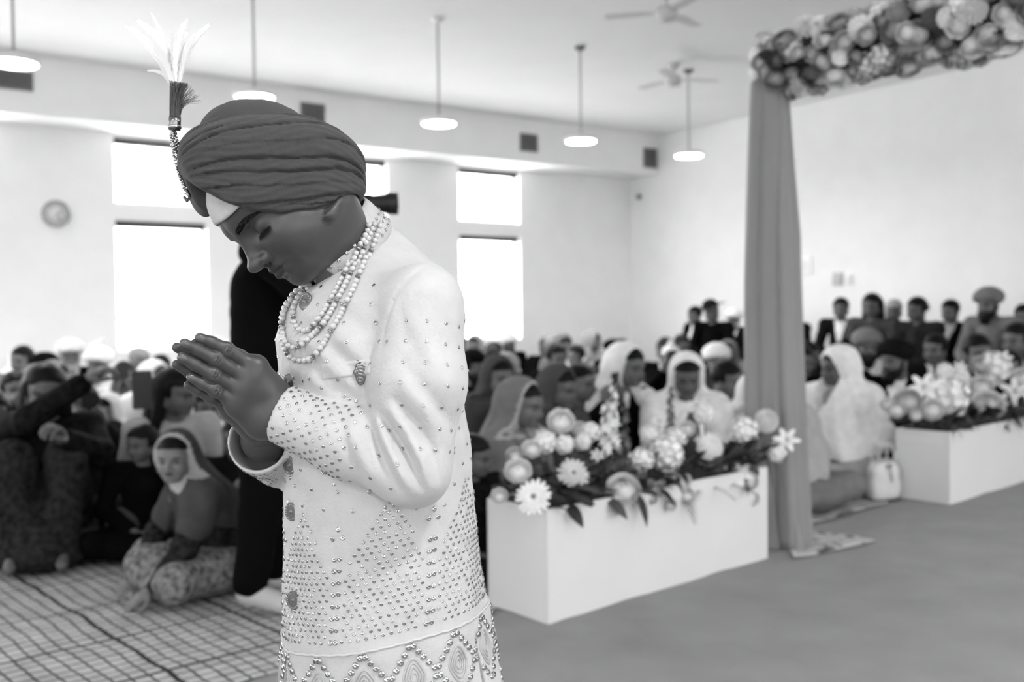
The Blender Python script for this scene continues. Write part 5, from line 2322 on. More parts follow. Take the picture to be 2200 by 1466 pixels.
# ------------------------------------------------------------------ guests
LOWFACE = 0.95
SKINS = [mat('skin_%d' % i, g, rough=0.55, spec=0.3, noise=0.08, nscale=30) for i, g in enumerate((0.07, 0.095, 0.125, 0.17))]
EYED = mat('eye_brow_dark', 0.004, rough=0.6)
LIPS = mat('lips_guest', 0.05, rough=0.5)
HAIRM = mat('hair_black', 0.003, rough=0.5, spec=0.15, noise=0.3, nscale=60)
HAIRG = mat('hair_grey', 0.30, rough=0.6, noise=0.3, nscale=60)
CLV = {'black': 0.003, 'charcoal': 0.008, 'dark': 0.018, 'mid': 0.06, 'grey': 0.16, 'pale': 0.36, 'white': 0.76}
CLOTH = {k: mat('cloth_' + k, g, rough=0.9, spec=0.04 if g < 0.1 else 0.12, noise=0.10, nscale=18, bump=0.25, bscale=90) for k, g in CLV.items()}
PATT = {k: mat('patterned_cloth_' + k, g, rough=0.8, spec=0.05 if g < 0.1 else 0.15, noise=0.75, nscale=34, bump=0.3, bscale=90) for k, g in CLV.items()}


def Vn(*a):
    return np.array(a, np.float32)


def headmat(pos, yaw, pitch, sc=1.06):
    """head-local (forward,left,up) -> body-local"""
    return Matrix.Translation(pos) @ Matrix.Rotation(yaw, 4, 'Z') @ Matrix.Rotation(pitch, 4, 'Y') @ Matrix.Scale(sc, 4)


def xf(V, M):
    A = np.array(M, np.float32)
    return V @ A[:3, :3].T + A[:3, 3]


# head mesh shared by all guests
GH_V, GH_F = polymesh(lambda P: smin(head_field(P, lids=False), cone(P, (-0.022, 0, -0.03), (-0.04, 0, -0.16), 0.048, 0.052), 0.03),
                      (-0.15, -0.11, -0.20), (0.15, 0.11, 0.16), 0.0042)
_c = GH_V[GH_F].mean(1)
_a = np.stack([_c[:, 0], np.abs(_c[:, 1]), _c[:, 2]], 1)
GH_M = np.zeros(len(GH_F), np.int32)
GH_M[(ell(_a, (0.09, 0.0325, 0.006), (0.03, 0.0125, 0.0052)) < 0) | (ell(_a, (0.09, 0.033, 0.0265), (0.03, 0.018, 0.0036)) < 0)] = 1
GH_M[(ell(_a, (0.095, 0, -0.044), (0.016, 0.020, 0.0085)) < 0) & (_c[:, 0] > 0.086)] = 2


def hand_mesh(grip):
    """adult hand: wrist at the origin, fingers along +x, back of the hand up (+z), thumb on +y"""
    k = 1.0 if grip else 0.35
    caps = []
    for (y, L, r0) in ((0.030, 0.072, 0.0095), (0.010, 0.080, 0.0098), (-0.011, 0.074, 0.0094), (-0.030, 0.058, 0.0084)):
        p = Vector((0.092 - abs(y - 0.005) * 0.25, y, 0.0))
        pts = [p]
        a = 0.0
        for q, f in enumerate((0.45, 0.32, 0.25)):
            a += k * (0.75, 0.85, 0.6)[q]
            pts.append(pts[-1] + Vector((math.cos(a), y * 0.15, -math.sin(a))) * (L * f))
        caps.append((pts, r0))
    th = [Vector((0.025, 0.032, -0.006)), Vector((0.055, 0.058, -0.016 - 0.01 * k)), Vector((0.082, 0.062 - 0.018 * k, -0.026 - 0.012 * k)), Vector((0.10, 0.058 - 0.03 * k, -0.032 - 0.016 * k))]

    def f(P):
        d = cone(P, (0.0, 0, 0), (0.05, 0, 0), 0.026, 0.024)
        for (pts, r0) in caps:
            d = smin(d, cone(P, (0.03, pts[0].y * 0.6, 0), pts[0], 0.016, 0.0125), 0.015)
        fg = None
        for (pts, r0) in caps + [(th, 0.0108)]:
            e = None
            for q in range(3):
                c = cone(P, pts[q], pts[q + 1], r0 * (1 - 0.08 * q), r0 * (1 - 0.08 * (q + 1)))
                e = c if e is None else np.minimum(e, c)
            fg = e if fg is None else np.minimum(fg, e)
        return smin(d, fg, 0.008)
    return polymesh(f, (-0.04, -0.07, -0.10), (0.20, 0.10, 0.05), 0.0038)


HAND_R = {g: hand_mesh(g) for g in (False, True)}


def hand_at(pos, fwd, back, left, grip):
    """hand placed with its wrist at pos, pointing along fwd, back of the hand towards back"""
    V, F = HAND_R[grip]
    V = V.copy()
    if not left:
        V[:, 1] = -V[:, 1]
        F = F[:, ::-1]
    fwd = Vector(fwd).normalized()
    back = (Vector(back) - fwd * Vector(back).dot(fwd)).normalized()
    sd = back.cross(fwd)
    M = Matrix((fwd, sd, back)).transposed().to_4x4()
    return xf(V, Matrix.Translation(pos) @ M), F


def pose(name):
    """joints of a figure; +x forward, +y left"""
    J = dict(pel=(0, 0, .13), che=(.02, 0, .42), nec=(.03, 0, .59), head=(.055, 0, .715), yaw=0.0, pitch=R(6),
             shL=(.01, .175, .545), shR=(.01, -.175, .545), elL=(.06, .245, .31), elR=(.06, -.245, .31),
             haL=(.235, .07, .20), haR=(.235, -.07, .19), hfL=(.9, -.5, -.2), hfR=(.9, .5, -.25), grip=False,
             hiL=(0, .09, .12), hiR=(0, -.09, .12), knL=(.29, .31, .13), knR=(.29, -.31, .13), anL=(.27, -.06, .07), anR=(.32, .05, .06),
             foL=(.27, -.18, .045), foR=(.33, .17, .045), lap=True)
    if name == 'lookR':
        J.update(yaw=R(-40), pitch=R(4))
    if name == 'lookL':
        J.update(yaw=R(38), pitch=R(8))
    if name == 'fold':
        J.update(elL=(.12, .21, .33), elR=(.12, -.21, .33), haL=(.25, .022, .40), haR=(.25, -.022, .40), hfL=(.45, 0, .9), hfR=(.45, 0, .9), fold=True, pitch=R(14))
    if name == 'phone':
        J.update(elL=(.20, .20, .44), elR=(.20, -.20, .44), haL=(.30, .075, .62), haR=(.30, -.075, .62), hfL=(.15, 0, 1), hfR=(.15, 0, 1), grip=True, phone=(.325, 0, .735), pitch=R(-4))
    if name == 'knees':
        J.update(pel=(0, 0, .13), che=(.0, 0, .43), knL=(.30, .105, .47), knR=(.30, -.105, .46), anL=(.38, .09, .09), anR=(.38, -.09, .09), foL=(.50, .10, .04), foR=(.50, -.10, .04),
                 shL=(.01, .175, .56), shR=(.03, -.175, .57), elR=(.24, -.05, .63), haR=(.30, .20, .80), hfR=(.2, .8, .5), elL=(.20, .24, .46), haL=(.40, .10, .56), hfL=(.6, -.2, .5),
                 grip=True, lap=False, gown=True, nec=(.03, 0, .60), head=(.07, 0, .72), yaw=R(10))
    if name == 'lean':
        J.update(pel=(-.05, 0, .13), che=(.07, 0, .38), nec=(.14, 0, .53), head=(.21, .0, .645), yaw=R(60), pitch=R(0),
                 shL=(.11, .16, .49), shR=(.13, -.15, .47), elL=(.22, .22, .27), elR=(.27, -.19, .27), haL=(.36, .17, .075), haR=(.38, -.05, .12),
                 hfL=(.6, -.1, -.3), hfR=(.7, .4, -.4), skirt=True)
    if name == 'chair':
        J.update(pel=(0, 0, .52), che=(.0, 0, .82), nec=(.01, 0, 1.0), head=(.035, 0, 1.125), shL=(-.01, .19, .955), shR=(-.01, -.19, .955), elL=(.05, .25, .70), elR=(.05, -.25, .70),
                 haL=(.27, .10, .60), haR=(.27, -.10, .60), hiL=(0, .10, .51), hiR=(0, -.10, .51), knL=(.42, .13, .50), knR=(.42, -.13, .50), anL=(.40, .13, .10), anR=(.40, -.13, .10),
                 foL=(.55, .15, .045), foR=(.55, -.15, .045), lap=False)
    if name == 'photog':
        J.update(pel=(0, 0, .95), che=(.0, 0, 1.24), nec=(.03, 0, 1.43), head=(.075, 0, 1.555), pitch=R(2), shL=(.02, .19, 1.375), shR=(.02, -.19, 1.375), elL=(.18, .26, 1.20), elR=(.20, -.22, 1.20),
                 haL=(.30, .05, 1.46), haR=(.24, -.085, 1.47), hfL=(.2, -.1, 1), hfR=(.5, .3, .8), grip=True, hiL=(0, .09, .90), hiR=(0, -.09, .90), knL=(.03, .11, .49), knR=(.0, -.11, .49),
                 anL=(-.01, .12, .09), anR=(-.06, -.12, .09), foL=(.13, .13, .04), foR=(.09, -.14, .04), lap=False)
    if name == 'stand':
        J.update(pel=(0, 0, .95), che=(.0, 0, 1.24), nec=(.01, 0, 1.43), head=(.035, 0, 1.555), shL=(.0, .19, 1.38), shR=(.0, -.19, 1.38), elL=(-.01, .25, 1.10), elR=(-.01, -.25, 1.10),
                 haL=(.16, .12, .98), haR=(.16, -.12, .98), hiL=(0, .09, .90), hiR=(0, -.09, .90), knL=(.03, .11, .49), knR=(.0, -.11, .49), anL=(-.01, .12, .09), anR=(-.02, -.12, .09),
                 foL=(.13, .13, .04), foR=(.12, -.14, .04), lap=False)
    return J


def trunk_field(J, g=0.0):
    def f(P):
        ds = [cone(P, J['pel'], J['che'], .115 + g, .115 + g), cone(P, J['che'], J['nec'], .105 + g, .05 + g), cone(P, J['shL'], J['shR'], .052 + g, .052 + g)]
        for s in 'LR':
            ds += [cone(P, J['sh' + s], J['el' + s], .046 + g, .036 + g), cone(P, J['el' + s], J['ha' + s], .036 + g, .024 + g),
                   cone(P, J['hi' + s], J['kn' + s], .078 + g, .054 + g), cone(P, J['kn' + s], J['an' + s], .052 + g, .036 + g),
                   cone(P, J['an' + s], J['fo' + s], .034, .026)]
        return union(ds, 0.035)
    return f


def bounds(J, pad):
    pts = np.array([v for k, v in J.items() if isinstance(v, tuple) and not k.startswith('hf')], np.float32)
    return pts.min(0) - pad, pts.max(0) + pad


def build_body(name, hsc=1.06):
    J = pose(name)
    HMt = headmat(J['head'], J['yaw'], J['pitch'], hsc)
    lo, hi = bounds(J, 0.14)
    lo[2] = max(lo[2], -0.02)
    V1, F1 = polymesh(trunk_field(J), lo, hi, 0.013)
    V1[:, 2] = np.maximum(V1[:, 2], 0.001)
    parts = [(xf(GH_V, HMt), GH_F), (V1, F1)]
    for s in 'LR':
        w = Vector(J['ha' + s])
        sg = 1 if s == 'L' else -1
        if J.get('fold'):
            back = (0, sg, 0)
        elif J.get('phone'):
            back = (0.2, sg, 0)
        else:
            back = (0.1, sg * 0.25, 1)
        parts.append(hand_at(w, J['hf' + s], back, s == 'L', J['grip']))
    V, F = join_np(parts)
    mi = np.zeros(len(F), np.int32)
    mi[:len(GH_F)] = GH_M
    me = np_mesh('person_' + name, V, F, True, mi)
    for m in (SKINS[1], EYED, LIPS):
        me.materials.append(m)

    # clothing
    fold = lambda P, s: 0.004 * vnoise(P, 14, s) + 0.002 * vnoise(P, 38, s + 2)

    def top(P):
        g = 0.017
        ds = [cone(P, J['pel'], J['che'], .128 + g, .118 + g), cone(P, J['che'], J['nec'], .108 + g, .05), cone(P, J['shL'], J['shR'], .056 + g, .056 + g)]
        for s in 'LR':
            e = Vector(J['el' + s])
            w = e + (Vector(J['ha' + s]) - e) * 0.88
            ds += [cone(P, J['sh' + s], e, .050 + g, .042 + g), cone(P, e, w, .042 + g, .030 + g)]
        d = union(ds, 0.03) + fold(P, 1)
        n = Vn(*J['nec'])
        return smax(d, -sph(P, n + Vn(.01, 0, .04), 0.058), 0.01)

    def bottom(P):
        g = 0.022
        ds = [cone(P, J['pel'], Vector(J['pel']) + Vector((0, 0, .08)), .13, .125)]
        for s in 'LR':
            k = Vector(J['kn' + s])
            a = k + (Vector(J['an' + s]) - k) * 0.9
            ds += [cone(P, J['hi' + s], k, .085 + g, .060 + g), cone(P, k, a, .060 + g, .046 + g)]
        if J.get('lap'):
            ds.append(ell(P, (0.15, 0, 0.10), (0.29, 0.30, 0.10)))
        if J.get('skirt'):
            ds.append(cone(P, (0.12, 0, 0.10), (0.36, 0, 0.16), 0.17, 0.10))
        if J.get('gown'):
            ds += [cone(P, (0.20, 0.0, 0.26), (0.36, 0.0, 0.10), 0.10, 0.12), ell(P, (0.18, 0, 0.06), (0.33, 0.24, 0.09))]
        d = union(ds, 0.05) + 1.2 * fold(P, 3)
        return smax(d, 0.004 - P[:, 2], 0.006)
    VT, FT = polymesh(top, lo - 0.03, hi + 0.03, 0.0105)
    c = VT[FT].mean(1)
    ch, ne = J['che'], J['nec']
    t = (c[:, 2] - ch[2] + 0.12) / (ne[2] - ch[2] + 0.12)
    mt = ((t > 0.1) & (c[:, 0] > ch[0] + 0.03) & (np.abs(c[:, 1]) < 0.008 + 0.062 * np.clip(t, 0, 1.1))).astype(np.int32)
    tie = (mt == 1) & (np.abs(c[:, 1]) < 0.020)
    mt[tie] = 2
    mtop = np_mesh('top_' + name, VT, FT, True, mt)
    for k in range(3):
        mtop.materials.append(CLOTH['black'])
    VB, FB = polymesh(bottom, lo - 0.05, hi + 0.05, 0.013)
    mbot = np_mesh('bottom_' + name, VB, FB)
    mbot.materials.append(CLOTH['black'])

    # head covering shawl (veil), draped from the head over shoulders and back
    hp = Vector(J['head'])
    inv = np.array(HMt.inverted(), np.float32)

    def veil(P, body_wrap=False):
        Q = P @ inv[:3, :3].T + inv[:3, 3]
        hc = Vector(J['head'])
        fy = Vector((math.cos(J['yaw']), math.sin(J['yaw']), 0))
        d = ell(Q, (-0.014, 0, 0.046), (0.116, 0.097, 0.108)) * 1.06
        back0 = hc - fy * 0.05 + Vector((0, 0, 0.0))
        back1 = Vector(J['nec']) + Vector((-0.08, 0, -0.12))
        back2 = Vector(J['pel']) + Vector((-0.12, 0, 0.16))
        d = smin(d, cone(P, back0, back1, .100, .15), 0.05)
        d = smin(d, cone(P, back1, back2, .13, .11), 0.06)
        for s in 'LR':
            d = smin(d, cone(P, Vector(J['nec']) + Vector((0.0, 0, 0.0)), Vector(J['sh' + s]) + Vector((0.02, 0, -.02)), .085, .085), 0.05)
            sh = Vector(J['sh' + s])
            d = smin(d, cone(P, sh, sh + (Vector(J['el' + s]) - sh) * (0.95 if body_wrap else 0.6), .085, .085), 0.05)
        if body_wrap:
            d = smin(d, cone(P, Vector(J['che']) + Vector((0.03, 0, 0.06)), Vector(J['pel']) + Vector((0.12, 0, 0.1)), .155, .17), 0.08)
            for s in 'LR':
                d = smin(d, cone(P, J['el' + s], J['ha' + s], .085, .075), 0.06)
        ang = np.arctan2(P[:, 1] - hc.y, P[:, 0] - hc.x)
        d = d + 0.0045 * np.sin(ang * 13 + P[:, 2] * 9) * sstep(hc.z + 0.05, hc.z - 0.15, P[:, 2]) + 0.003 * vnoise(P, 17, 6)
        # face opening
        op = ell(Q, (0.135, 0, -0.018), (0.122, 0.080, 0.128))
        if abs(J['yaw']) < R(42):
            op = smin(op, ell(Q, (0.10, 0, -0.15), (0.08, 0.05, 0.10)), 0.03)
        if not body_wrap:
            op = smin(op, np.maximum(0.030 + 0.2 * Q[:, 2] - Q[:, 0], (-0.11 if abs(J['yaw']) < R(42) else -0.055) - Q[:, 2]), 0.01)       # pushed back: hair shows in front
        return smax(d, -op, 0.006), op
    vm = {}

    def get_veil(wrap):
        if wrap not in vm:
            VV, FV = polymesh(lambda P: veil(P, wrap)[0], lo - 0.10, hi + 0.12, 0.0105)
            edge = (veil(VV[FV].mean(1), wrap)[1] < 0.009).astype(np.int32)
            VV[:, 2] = np.maximum(VV[:, 2], 0.004)
            k = np_mesh('veil_' + name, VV, FV, True, edge)
            k.materials.append(CLOTH['white'])
            k.materials.append(CLOTH['white'])
            vm[wrap] = k
        return vm[wrap]
    return dict(J=J, HM=HMt, body=me, top=mtop, bottom=mbot, veil=get_veil, name=name)


_B = {}


def body(name):
    if name not in _B:
        _B[name] = build_body(name)
    return _B[name]


# headgear in head-local space
def hg_turban(P):
    f, l, u = P[:, 0], P[:, 1], P[:, 2]
    d = sellp(P, (-0.002, 0, 0.070), (0.126, 0.113, 0.068), 2.5)
    d = smin(d, sellp(P, (0.004, 0, 0.100), (0.088, 0.086, 0.062), 2.2), 0.02)
    lam = np.arctan2(u - 0.03, np.abs(l) + 0.01) + f * 2.0
    s = lam * 3.4
    d = d - 0.005 * (1 - (s - np.floor(s))) * sstep(0.125, 0.06, f) + 0.002
    hem = 0.012 + 0.42 * f + 0.25 * np.abs(l) * (f > 0.03) * 0
    return smax(d, hem - u, 0.008)


def hg_hair(P):
    d = ell(P, (-0.010, 0, 0.052), (0.107, 0.088, 0.091))
    keep = np.maximum(P[:, 0] - (0.055 + 0.0 * P[:, 2]), 0.055 - P[:, 2] + 0 * P[:, 0])       # forehead side
    d = smax(d, np.minimum(P[:, 0] - 0.030, 0.058 - P[:, 2]), 0.01)
    d = smax(d, -0.045 - P[:, 2] + 0.25 * P[:, 0], 0.01)
    return d + 0.002 * vnoise(P, 60, 3)


def hg_long(P):
    d = hg_hair(P)
    f = cone(P, (-0.055, 0.03, 0.03), (-0.085, 0.05, -0.30), 0.065, 0.045)
    f = smin(f, cone(P, (-0.055, -0.03, 0.03), (-0.085, -0.05, -0.30), 0.065, 0.045), 0.02)
    for s in (-1, 1):
        f = smin(f, cone(P, (-0.02, 0.07 * s, 0.04), (-0.03, 0.085 * s, -0.16), 0.028, 0.026), 0.02)
    d = smin(d, f, 0.02)
    return d + 0.003 * np.sin(np.arctan2(P[:, 1], P[:, 0] + 0.02) * 16) * sstep(0.05, -0.1, P[:, 2])


def hg_bun(P):
    return smin(hg_hair(P), ell(P, (-0.115, 0, 0.03), (0.045, 0.05, 0.045)), 0.01)


def hg_under(P):
    """smooth dark hair with centre parting, for under a veil"""
    d = ell(P, (-0.006, 0, 0.050), (0.104, 0.087, 0.089))
    d = smax(d, np.minimum(P[:, 0] - 0.045 + 0.25 * np.abs(P[:, 1]), 0.062 - P[:, 2] - 0.4 * np.maximum(0, 0.03 - np.abs(P[:, 1]))), 0.008)
    return smax(d, -0.05 - P[:, 2], 0.01)


def hg_topknot(P):
    d = ell(P, (-0.008, 0, 0.050), (0.103, 0.083, 0.087))
    d = smax(d, 0.030 + 0.28 * P[:, 0] - P[:, 2], 0.008)
    return smin(d, ell(P, (0.03, 0, 0.145), (0.032, 0.030, 0.028)), 0.012)


def hg_beard(P):
    A = P.copy()
    A[:, 1] = np.abs(A[:, 1])
    d = cone(A, (0.012, 0.062, -0.005), (0.05, 0.045, -0.070), 0.016, 0.026)
    d = smin(d, cone(A, (0.05, 0.045, -0.070), (0.088, 0.0, -0.092), 0.026, 0.028), 0.02)
    d = smin(d, ell(A, (0.078, 0, -0.112), (0.034, 0.045, 0.045)), 0.02)
    d = smin(d, cone(A, (0.101, 0.0, -0.036), (0.086, 0.032, -0.050), 0.0075, 0.006), 0.006)
    d = smax(d, -ell(A, (0.105, 0, -0.050), (0.02, 0.018, 0.007)), 0.004)
    return d + 0.002 * vnoise(P, 90, 2)


def hg_hat(P):
    """wide tilted dress hat"""
    Q = P @ np.array(Matrix.Rotation(R(16), 3, 'X'), np.float32)
    d = ell(Q, (-0.01, 0, 0.10), (0.10, 0.09, 0.075))
    br = sellp(Q, (0, 0, 0.085), (0.20, 0.19, 0.012), 2.0)
    return smin(d, br, 0.02)


HG = {'turban': (hg_turban, 0.0075), 'hair': (hg_hair, 0.008), 'long': (hg_long, 0.009), 'bun': (hg_bun, 0.008), 'under': (hg_under, 0.007),
      'topknot': (hg_topknot, 0.007), 'beard': (hg_beard, 0.006), 'hat': (hg_hat, 0.008)}
_H = {}


def headgear(kind):
    if kind not in _H:
        f, h = HG[kind]
        V, F = polymesh(f, (-0.25, -0.22, -0.38 if kind == 'long' else -0.19), (0.24, 0.22, 0.21), h)
        me = np_mesh('headgear_' + kind, V, F)
        me.materials.append(HAIRM)
        _H[kind] = me
    return _H[kind]


def setmat(o, i, m):
    o.material_slots[i].link = 'OBJECT'
    o.material_slots[i].material = m


GEAR_NAME = {'turban': 'turban', 'hair': 'hair', 'long': 'long_hair', 'bun': 'hair', 'under': 'hair', 'topknot': 'head_cloth', 'beard': 'beard', 'hat': 'hat'}


def person(pz, loc, yaw, sc, label, group=None, top='black', bottom=None, shirt=None, tie=None, gear='hair', gearc=None, veil=None, wrap=False,
           beard=None, skin=1, patt=False, border=None):
    B = body(pz)
    o = bpy.data.objects.new('person', B['body'])
    link(o)
    o.location = (loc[0], loc[1], loc[2] if len(loc) > 2 else 0.014)
    o.rotation_euler = (0, 0, yaw)
    o.scale = (sc,) * 3
    setmat(o, 0, SKINS[skin])
    tag(o, label, 'person', group)
    CM = PATT if patt else CLOTH
    t = link(bpy.data.objects.new('upper_clothing', B['top']), o)
    setmat(t, 0, CM[top])
    setmat(t, 1, CLOTH[shirt] if shirt else CM[top])
    setmat(t, 2, CLOTH[tie or shirt] if shirt else CM[top])
    b = link(bpy.data.objects.new('lower_clothing', B['bottom']), o)
    setmat(b, 0, CM[bottom or top])
    if gear:
        g = link(bpy.data.objects.new(GEAR_NAME[gear], headgear(gear)), o)
        g.matrix_local = B['HM']
        setmat(g, 0, CLOTH[gearc] if gearc in CLOTH else (HAIRG if gearc == 'greyhair' else HAIRM))
    if beard:
        g = link(bpy.data.objects.new('beard', headgear('beard')), o)
        g.matrix_local = B['HM']
        setmat(g, 0, HAIRG if beard == 'grey' else HAIRM)
    if veil:
        v = link(bpy.data.objects.new('head_scarf', B['veil'](wrap)), o)
        setmat(v, 0, CLOTH[veil])
        setmat(v, 1, CLOTH[border or veil])
    return o


PH_B = mat('phone_black', 0.008, rough=0.25, spec=0.5)
PH_S = mat('phone_screen', 0.02, rough=0.1, spec=0.6)
PH_E = mat('phone_screen_lit', 0.5, rough=0.2, emit=0.5)
ph_me = box_mesh('phone', (0, 0, 0), (0.009, 0.075, 0.155), bevel=0.003)
ph_sc = box_mesh('screen', (-0.0052, 0, 0), (0.0012, 0.069, 0.146))
ph_ln = lathe('lens', [(0.008, 0.0), (0.008, 0.003), (0.006, 0.003)], 12)


def phone(loc, yaw, label, landscape=False, lit=False, sc=1.0):
    e = empty('phone', loc, yaw)
    if landscape:
        e.rotation_euler = (R(90), 0, yaw)
    e.scale = (sc,) * 3
    tag(e, label, 'phone', 'phones held up by guests')
    mesh_obj('case', ph_me, PH_B, e)
    mesh_obj('screen', ph_sc, PH_E if lit else PH_S, e)
    l = mesh_obj('camera_lens', ph_ln, PH_S, e)
    l.location = (0.0045, 0.022, 0.06)
    l.rotation_euler = (0, R(90), 0)
    return e


def hor(px):
    return 671 - 0.0113 * (px - 1100)


TOPZ = {'lap': 0.865, 'lookR': 0.865, 'lookL': 0.865, 'fold': 0.86, 'phone': 0.87, 'chair': 1.275, 'stand': 1.70, 'photog': 1.70, 'knees': 0.87, 'lean': 0.785}
placed = []


def guest(px, ytop, d, pz, face, label, group='guests seated on the floor', z0=0.014, hx=None, sc=None, gear='hair', **kw):
    """guest whose head top is seen at (px, ytop); face: heading in degrees, 0 = image right, -90 = towards the camera"""
    extra = 0.035 if gear == 'turban' else 0.015
    X = (px - 1100) / FPX * d
    if sc is None:
        zt = CAMZ - (ytop - hor(px)) / FPX * d
        sc = (zt - z0) / (TOPZ[pz] + extra)
        sc = min(max(sc, 0.62), 1.25)
    yaw = R(face)
    J = body(pz)['J']
    h = Vector((J['head'][0], J['head'][1], 0))
    h.rotate(Quaternion((0, 0, 1), yaw))
    loc = (X - h.x * sc, d - h.y * sc, z0)
    o = person(pz, loc, yaw, sc, label, group, gear=gear, **kw)
    placed.append((loc[0], loc[1]))
    if 'phone' in J:
        p = Vector(J['phone'])
        p.rotate(Quaternion((0, 0, 1), yaw))
        phone((loc[0] + p.x * sc, loc[1] + p.y * sc, z0 + p.z * sc), yaw, ('black phone held up by the ' + label.replace('raising a phone ', '').replace(' with both hands holding up a phone', '').replace('filming ', '').replace('woman in dark clothes', 'woman')[:78].rsplit(' ', 1)[0]))
    return o


# --- photographer in black behind the boy
o = person('photog', (-0.95, 3.86, 0.012), R(2), 1.0, 'photographer in black standing behind the boy with a camera at the eye', top='black', bottom='black', gear='long', skin=1)
cmr = empty('photo_camera', (-0.60, 3.86, 1.575), R(2))
tag(cmr, 'black camera with a long lens held up by the photographer in black', 'camera')
BLK = mat('camera_black', 0.006, rough=0.45, spec=0.4)
mesh_obj('camera_body', box_mesh('camera_body', (0.0, 0, 0), (0.06, 0.14, 0.095), bevel=0.01), BLK, cmr)
mesh_obj('prism', box_mesh('prism', (0.0, 0, 0.058), (0.055, 0.06, 0.03), bevel=0.01), BLK, cmr)
ln = mesh_obj('lens', lathe('lens', [(0.036, 0.02), (0.038, 0.06), (0.034, 0.065), (0.036, 0.11), (0.042, 0.125), (0.042, 0.165), (0.034, 0.165), (0.032, 0.155)], 28), BLK, cmr)
ln.rotation_euler = (0, R(90), 0)
sock = mat('pale_sock', 0.42, rough=0.8)
for s, fx in (('L', 0.12), ('R', -0.12)):
    an, fo = pose('photog')['an' + s], pose('photog')['fo' + s]
    V_, F_ = polymesh(lambda P: smax(smin(cone(P, an, fo, .045, .036), cone(P, Vector(an), Vector(an) + Vector((0, 0, .06)), .045, .045), 0.02), 0.002 - P[:, 2], 0.004),
                      (-0.2, fx - 0.12, -0.01), (0.25, fx + 0.12, 0.2), 0.007)
    mesh_obj('sock', np_mesh('sock', V_, F_), sock, o)

# --- near guests beside the sheet (behind the boy's hands)
g = guest(95, 772, 4.75, 'knees', -72, 'woman in dark sequinned dress sitting with knees up, arm raised over the crowd', gear='long', top='charcoal', bottom='dark', patt=True, skin=1)
g2_ = guest(372, 905, 4.05, 'lean', -150, 'girl with a grey border-edged head scarf leaning on one hand, looking at the camera', gear='under', top='dark', bottom='grey', veil='mid', border='pale', patt=True, skin=3, sc=0.84)
guest(372, 782, 5.1, 'lookL', -55, 'smiling woman with dark hair and pale shawl, seated behind the scarfed girl', gear='long', top='pale', bottom='mid', skin=1)
phone(at(305, 838, 4.55), R(-70), 'black phone held upright beside the smiling woman', sc=1.15)
guest(300, 880, 4.75, 'lookR', -70, 'guest in black holding a phone up, seated behind the girl', gear='long', top='black', bottom='black', skin=1, sc=0.72)
guest(-25, 830, 4.9, 'lap', -50, 'guest in dark clothes seated beside the woman with knees up', gear='long', top='charcoal', bottom='dark', skin=1)
guest(175, 815, 5.4, 'phone', -60, 'woman in dark clothes raising a phone behind the knees-up woman', gear='long', top='dark', bottom='dark', skin=2)
guest(225, 842, 5.9, 'lookR', -60, 'guest in a bright white top seated behind the raised arm', gear='under', veil='white', top='white', skin=2)
guest(440, 830, 5.8, 'lookR', -20, 'guest in a white outfit seated behind the praying hands', gear='hair', top='white', bottom='white', skin=2)
guest(30, 790, 6.2, 'phone', -50, 'guest in black with both hands holding up a phone', gear='hair', top='black', skin=2)
guest(330, 772, 6.9, 'lookL', -60, 'woman under a white veil seated behind the smiling woman', gear='under', veil='white', top='grey', skin=2)
guest(150, 722, 9.6, 'lap', -60, 'tall guest in a white turban and black jacket by the window wall', gear='turban', gearc='white', top='black', shirt='white', skin=2, beard='grey')
guest(47, 738, 9.0, 'lookR', -60, 'guest with dark hair against the plain wall below the clock', gear='hair', top='grey', skin=2)
guest(95, 752, 7.8, 'lap', -70, 'guest in a wide black turban below the clock', gear='turban', gearc='black', top='charcoal', skin=2, beard='black')
guest(212, 740, 8.6, 'lookR', -60, 'guest in a bright white turban between window and clock', gear='turban', gearc='white', top='white', skin=2, beard='grey')
guest(298, 742, 9.8, 'lookL', -60, 'grey-haired guest in front of the bright window', gear='hair', gearc='greyhair', top='pale', skin=3)
guest(345, 758, 9.0, 'lap', -70, 'guest with short dark hair in front of the bright window', gear='hair', top='grey', skin=2)
guest(118, 772, 7.4, 'lookL', -50, 'veiled woman in grey behind the knees-up woman', gear='under', veil='grey', top='grey', skin=2)
guest(265, 770, 7.6, 'phone', -70, 'guest in pale shirt filming over the heads near the window', gear='hair', top='pale', skin=2)
guest(395, 775, 8.0, 'lap', -60, 'veiled woman in pale grey beside the window edge', gear='under', veil='pale', top='pale', skin=2)
guest(20, 858, 5.7, 'lookR', -40, 'veiled woman in mid grey seated behind the knees-up woman', gear='under', veil='mid', top='mid', skin=2)
guest(545, 1010, 4.5, 'lap', -120, 'child in a pale flowered outfit seated behind the photographer', gear='hair', top='grey', bottom='pale', patt=True, sc=0.62)
guest(505, 940, 4.75, 'lookR', -60, 'guest in dark clothes seated behind the scarfed girl', gear='long', top='charcoal', bottom='black', sc=0.75)

